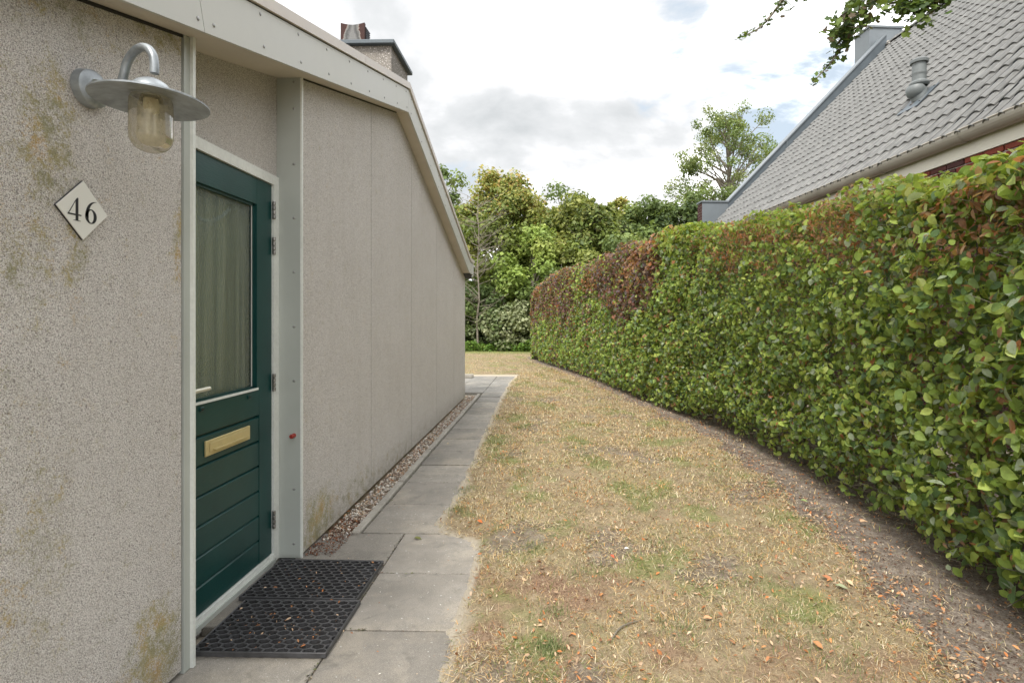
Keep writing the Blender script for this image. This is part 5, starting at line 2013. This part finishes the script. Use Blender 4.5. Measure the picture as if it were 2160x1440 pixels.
def grass(name, N, y0, y1, hmin, hmax, wid, flat=.5, xlim=(-.78, 3.0)):
    u = RNG.uniform(0, 1, N)
    y = y0 * (y1 / y0) ** u
    x = RNG.uniform(xlim[0], xlim[1], N)
    hx = hedge_x(np.clip(y, -0.9, 16.6)) + np.where(y > 17, 9, 0)
    e_ = path_edge(y)
    far_left = (y > 12.1)
    ok = ((x > e_ + .01) | far_left) & (x < hx + .25)
    x, y = x[ok], y[ok]
    soil, sand, th, gr = ground_masks(x, y)
    patch = vnoise(x, y, 91, 4, .9)
    dens = (1 - .93 * soil) * (1 - .86 * sand) * np.clip(.72 + .45 * patch, .12, 1) * (1 - .25 * th)
    k = RNG.uniform(0, 1, len(x)) < dens
    x, y, soil, th, gr = x[k], y[k], soil[k], th[k], gr[k]
    n = len(x)
    z = ground_z(x, y) - .003
    if wid is None:
        wid = (.0010 * y).clip(.0019, .006)
        hmin = hmin + .0012 * y; hmax = hmax + .002 * y
    hh_ = RNG.uniform(hmin, hmax, n) * (1 + .5 * gr)
    lean = np.where(RNG.uniform(0, 1, n) < flat, RNG.uniform(1.2, 1.6, n), RNG.uniform(.4, 1.1, n))
    az = RNG.uniform(0, 2 * np.pi, n)
    ca_, sa_ = np.cos(az), np.sin(az)
    cl_, sl_ = np.cos(lean), np.sin(lean)
    X = np.stack([ca_, sa_, 0 * az], 1) * (wid * RNG.uniform(.6, 1.3, n))[:, None]
    Yd = np.stack([-sa_ * 1, ca_ * 1, 0 * az], 1)
    Zd = np.tile(np.array([0, 0, 1.0]), (n, 1))
    Yv = (Yd * sl_[:, None] + Zd * cl_[:, None] * .1) * hh_[:, None]
    Zv = (Zd * cl_[:, None] + Yd * sl_[:, None] * .35) * hh_[:, None]
    Mx = np.stack([X, Yv, Zv], axis=2)
    straw = np.array([(.72, .59, .36), (.58, .45, .25), (.82, .72, .52), (.44, .33, .18), (.66, .49, .24), (.26, .19, .12)])
    c = straw[RNG.integers(0, 6, n)] * RNG.uniform(.55, 1.2, (n, 1))
    gcol = np.array([(.19, .24, .07), (.25, .28, .10), (.14, .20, .06)])[RNG.integers(0, 3, n)]
    pg = np.clip(.12 + .9 * gr + .14 * np.clip(vnoise(x, y, 92, 3, 1.4), 0, 1), 0, .9)
    m_ = RNG.uniform(0, 1, n) < pg
    c[m_] = gcol[m_] * RNG.uniform(.8, 1.2, (m_.sum(), 1))
    m_ = RNG.uniform(0, 1, n) < th * .8
    c[m_] = np.array([(.34, .21, .14), (.42, .29, .20), (.24, .15, .10)])[RNG.integers(0, 3, m_.sum())]
    og = RNG.uniform(0, 1, n) < np.clip(.10 + .35 * vnoise(x, y, 96, 4, 1.0), .04, .6)
    c[og] = c[og] * np.array([.98, .72, .45])
    return scatter(name, BLV, BLF, Mx, np.stack([x, y, z], 1), c, M['straw'])


link('grass', grass('grass', 470000, 1.5, 12.5, .012, .036, None, .8), kind='stuff')
link('grass', grass('grass', 90000, 12.2, 20.3, .02, .05, .0065, .5, (-9, 3.5)), kind='stuff')


def tufts(N, spots):
    xs, ys = [], []
    for (tx_, ty_, rad, k) in spots:
        xs.append(RNG.normal(tx_, rad, k)); ys.append(RNG.normal(ty_, rad, k))
    x = np.concatenate(xs); y = np.concatenate(ys); n = len(x)
    az = RNG.uniform(0, 2 * np.pi, n); lean = RNG.uniform(.1, 1.1, n); hh_ = RNG.uniform(.015, .05, n)
    X = np.stack([np.cos(az), np.sin(az), 0 * az], 1) * .0022
    Yd = np.stack([-np.sin(az), np.cos(az), 0 * az], 1); Zd = np.tile(np.array([0, 0, 1.0]), (n, 1))
    Mx = np.stack([X, Yd * (np.sin(lean) * hh_)[:, None], Zd * (np.cos(lean) * hh_)[:, None]], axis=2)
    c = np.array([(.14, .19, .07), (.19, .24, .09), (.12, .16, .06), (.26, .28, .13)])[RNG.integers(0, 4, n)]
    return scatter('grass_tuft', BLV, BLF, Mx, np.stack([x, y, ground_z(x, y) - .002], 1), c, M['straw'])


def gp_(u, v):
    zc_ = 1127.97 * H / (v - 665.9)
    p = PX(u, v, zc_)
    return p.x, p.y


spots = []
for (u, v, rad, k) in ((1160, 1375, .035, 420), (1060, 935, .06, 260), (1100, 997, .05, 220), (985, 1034, .045, 160), (968, 1082, .045, 160), (1165, 1300, .04, 150), (1430, 1335, .06, 220),
                       (1220, 960, .12, 260), (1400, 1150, .10, 260), (1095, 905, .05, 200), (1130, 1160, .05, 180), (1500, 1010, .10, 200), (1590, 1230, .1, 200), (1350, 1080, .1, 220), (1640, 1330, .1, 240), (1100, 1010, .05, 160), (1240, 1210, .08, 160), (1750, 1400, .09, 200)):
    x, y = gp_(u, v)
    spots.append((x, y, rad, k))
link('grass_tufts', tufts(0, spots), kind='stuff')

# ------------------------------------------------------------------ dry leaf litter
LV = np.array([(0, -.5, 0), (.22, -.1, .14), (.16, .3, .1), (0, .5, .02), (-.16, .3, .12), (-.22, -.1, .08), (0, .05, -.02)])
LF = [(0, 1, 6), (1, 2, 6), (2, 3, 6), (3, 4, 6), (4, 5, 6), (5, 0, 6)]


def litter(name, x, y, z, smin, smax, pal_, lift=1.0):
    n = len(x)
    nr_ = RNG.normal(0, .45 * lift, (n, 3)) + np.array([0, 0, 1])
    Mx = frames(nr_, RNG, size=RNG.uniform(smin, smax, n))
    c = np.array(pal_)[RNG.integers(0, len(pal_), n)] * RNG.uniform(.75, 1.15, (n, 1))
    return scatter(name, LV, LF, Mx, np.stack([x, y, z], 1), c, M['litter'])


BRN = [(.42, .22, .11), (.36, .17, .08), (.52, .36, .23), (.56, .40, .26), (.30, .15, .08), (.62, .46, .32), (.48, .19, .07), (.50, .24, .10)]
N = 7000
y = 1.6 + 11 * RNG.uniform(0, 1, N) ** 1.7
x = RNG.uniform(-.75, 2.4, N)
k = (x > path_edge(y) + .03) & (x < hedge_x(y) + .3) & (RNG.uniform(0, 1, N) < np.clip(.5 + .5 * vnoise(x, y, 95, 3, .7), .08, 1))
x, y = x[k], y[k]
link('leaf_litter', litter('leaf_litter', x, y, ground_z(x, y) + RNG.uniform(.004, .016, len(x)), .010, .030, BRN), kind='stuff')
# dense litter line at the lawn / soil edge and dark mulch on the soil
N = 6500
y = 1.6 + 12 * RNG.uniform(0, 1, N) ** 1.6
x = hedge_x(y) - np.interp(y, [0, 2, 3, 4.5, 6.2, 8, 12, 17], [.5, .5, .45, .36, .30, .26, .22, .2]) + RNG.normal(0, .17, N)
k = x < hedge_x(y) + .35
x, y = x[k], y[k]
link('leaf_litter', litter('leaf_litter', x, y, ground_z(x, y) - .012 + RNG.uniform(0, .014, len(x)), .008, .028, BRN + [(.16, .09, .06), (.12, .07, .05)]), kind='stuff')
N = 9000
y = 1.6 + 9 * RNG.uniform(0, 1, N) ** 1.5
x = hedge_x(y) + RNG.uniform(-.55, .4, N)
link('mulch', litter('mulch', x, y, ground_z(x, y) - .018 + RNG.uniform(0, .008, N), .005, .016, [(.10, .055, .04), (.15, .08, .055), (.07, .045, .035), (.22, .13, .09), (.30, .25, .2)]), kind='stuff')
# needles and crumbs in the start of the gravel strip, in the mats and on the slabs
N = 900
y = RNG.uniform(2.93, 3.5, N); x = RNG.uniform(WX, -1.2, N) - .0
link('mulch', litter('mulch', x, y, RNG.uniform(-.004, .012, N), .006, .018, [(.15, .07, .045), (.22, .10, .06), (.10, .055, .04), (.3, .13, .07)]), kind='stuff')
N = 300
y = RNG.uniform(3.3, 8.8, N) ; x = RNG.uniform(WX, -1.2, N)
link('leaf_litter', litter('leaf_litter', x, y, RNG.uniform(.004, .014, N), .010, .03, BRN), kind='stuff')
xs = np.concatenate([RNG.uniform(-1.38, -.88, 90), RNG.normal(-1.1, .12, 60)]); ys = np.concatenate([RNG.uniform(2.07, 2.82, 90), RNG.normal(2.22, .07, 60)])
link('leaf_litter', litter('leaf_litter', xs, ys, np.full(150, .010) + RNG.uniform(0, .014, 150), .008, .022, BRN), kind='stuff')
N = 240
y = RNG.uniform(1.8, 11.5, N); x = RNG.uniform(-1.15, -.42, N)
x = np.minimum(x, path_edge(y))
link('leaf_litter', litter('leaf_litter', x, y, np.full(N, .003), .003, .012, BRN + [(.7, .68, .6), (.75, .72, .66)], .3), kind='stuff')

link('joint_dirt', litter('joint_dirt', JX, JY, RNG.uniform(-.010, .001, len(JX)), .006, .018, [(.12, .11, .08), (.16, .17, .08), (.30, .26, .2), (.20, .15, .11), (.10, .09, .07)], .7), kind='stuff')

# a few single leaves that show
VC = np.array([(0, -.5, .05), (.20, -.15, .16), (.24, .2, .14), (0, .5, .0), (-.24, .2, .18), (-.20, -.15, .10), (0, -.1, 0), (0, .2, -.01)])
FC = [(0, 1, 6), (1, 2, 7, 6), (2, 3, 7), (3, 4, 7), (4, 5, 6, 7), (5, 0, 6)]


def one_leaf(u, v, size, col, label, rot=0.0, z=None):
    x, y = gp_(u, v)
    zz_ = (0.004 if x < path_edge(y) else float(ground_z(np.array([x]), np.array([y]))[0]) + .012) if z is None else z
    me = np_mesh('fallen_leaf', VC * size, np.concatenate([np.array(f) for f in FC]), np.array([len(f) for f in FC]), M['litter'], np.tile(np.array(col), (len(VC), 1)))
    o = bpy.data.objects.new('fallen_leaf', me); COL.objects.link(o)
    o.location = (x, y, zz_); o.rotation_euler = (.15, -.1, rot)
    tag(o, label, 'leaf', 'single fallen leaves')


one_leaf(881, 1137, .052, (.16, .17, .06), 'green curled leaf lying on the paving beyond the mats', 1.4)
one_leaf(1775, 1250, .055, (.30, .33, .20), 'pale green leaf lying in the grass near the bare soil', 1.1)
one_leaf(1792, 1240, .05, (.60, .45, .28), 'tan rolled leaf beside the pale green leaf', .2)
one_leaf(1745, 1232, .055, (.42, .18, .09), 'rusty brown leaf in the grass left of the pale green leaf', .7)
one_leaf(1493, 1315, .045, (.62, .33, .18), 'orange leaf by the twig in the foreground grass', 1.8)
one_leaf(1292, 1184, .035, (.55, .12, .06), 'bright red brown leaf in the middle of the lawn', .5)
one_leaf(1322, 1168, .035, (.8, .78, .74), 'white curled leaf in the middle of the lawn', 2.2)
one_leaf(1012, 1108, .05, (.55, .16, .05), 'bright orange leaf at the turf edge beside the path', .9)
one_leaf(1822, 1110, .07, (.62, .42, .26), 'tan leaf lying against the hedge foot', 2.0)
one_leaf(1725, 1375, .05, (.45, .22, .1), 'brown leaf low in the foreground grass', .4)
one_leaf(1696, 1063, .05, (.28, .36, .14), 'fresh green leaf fallen on the soil by a hedge stem', 1.2)
one_leaf(945, 936, .04, (.50, .40, .26), 'small tan leaf on the paving beside the edging stone', .3)
p0 = Vector((*gp_(1290, 1358), .02)); p1 = Vector((*gp_(1312, 1335), .03)); p2 = Vector((*gp_(1352, 1318), .022))
MB().tube([p0, p0.lerp(p1, .5) + Vector((0, .004, .004)), p1, p1.lerp(p2, .5) + Vector((0, .006, 0)), p2], [.003, .004, .0036, .003, .0018], 7).build('fallen_twig', M['stem'], None, smooth=True, label='thin grey twig lying in the foreground grass', cat='twig')
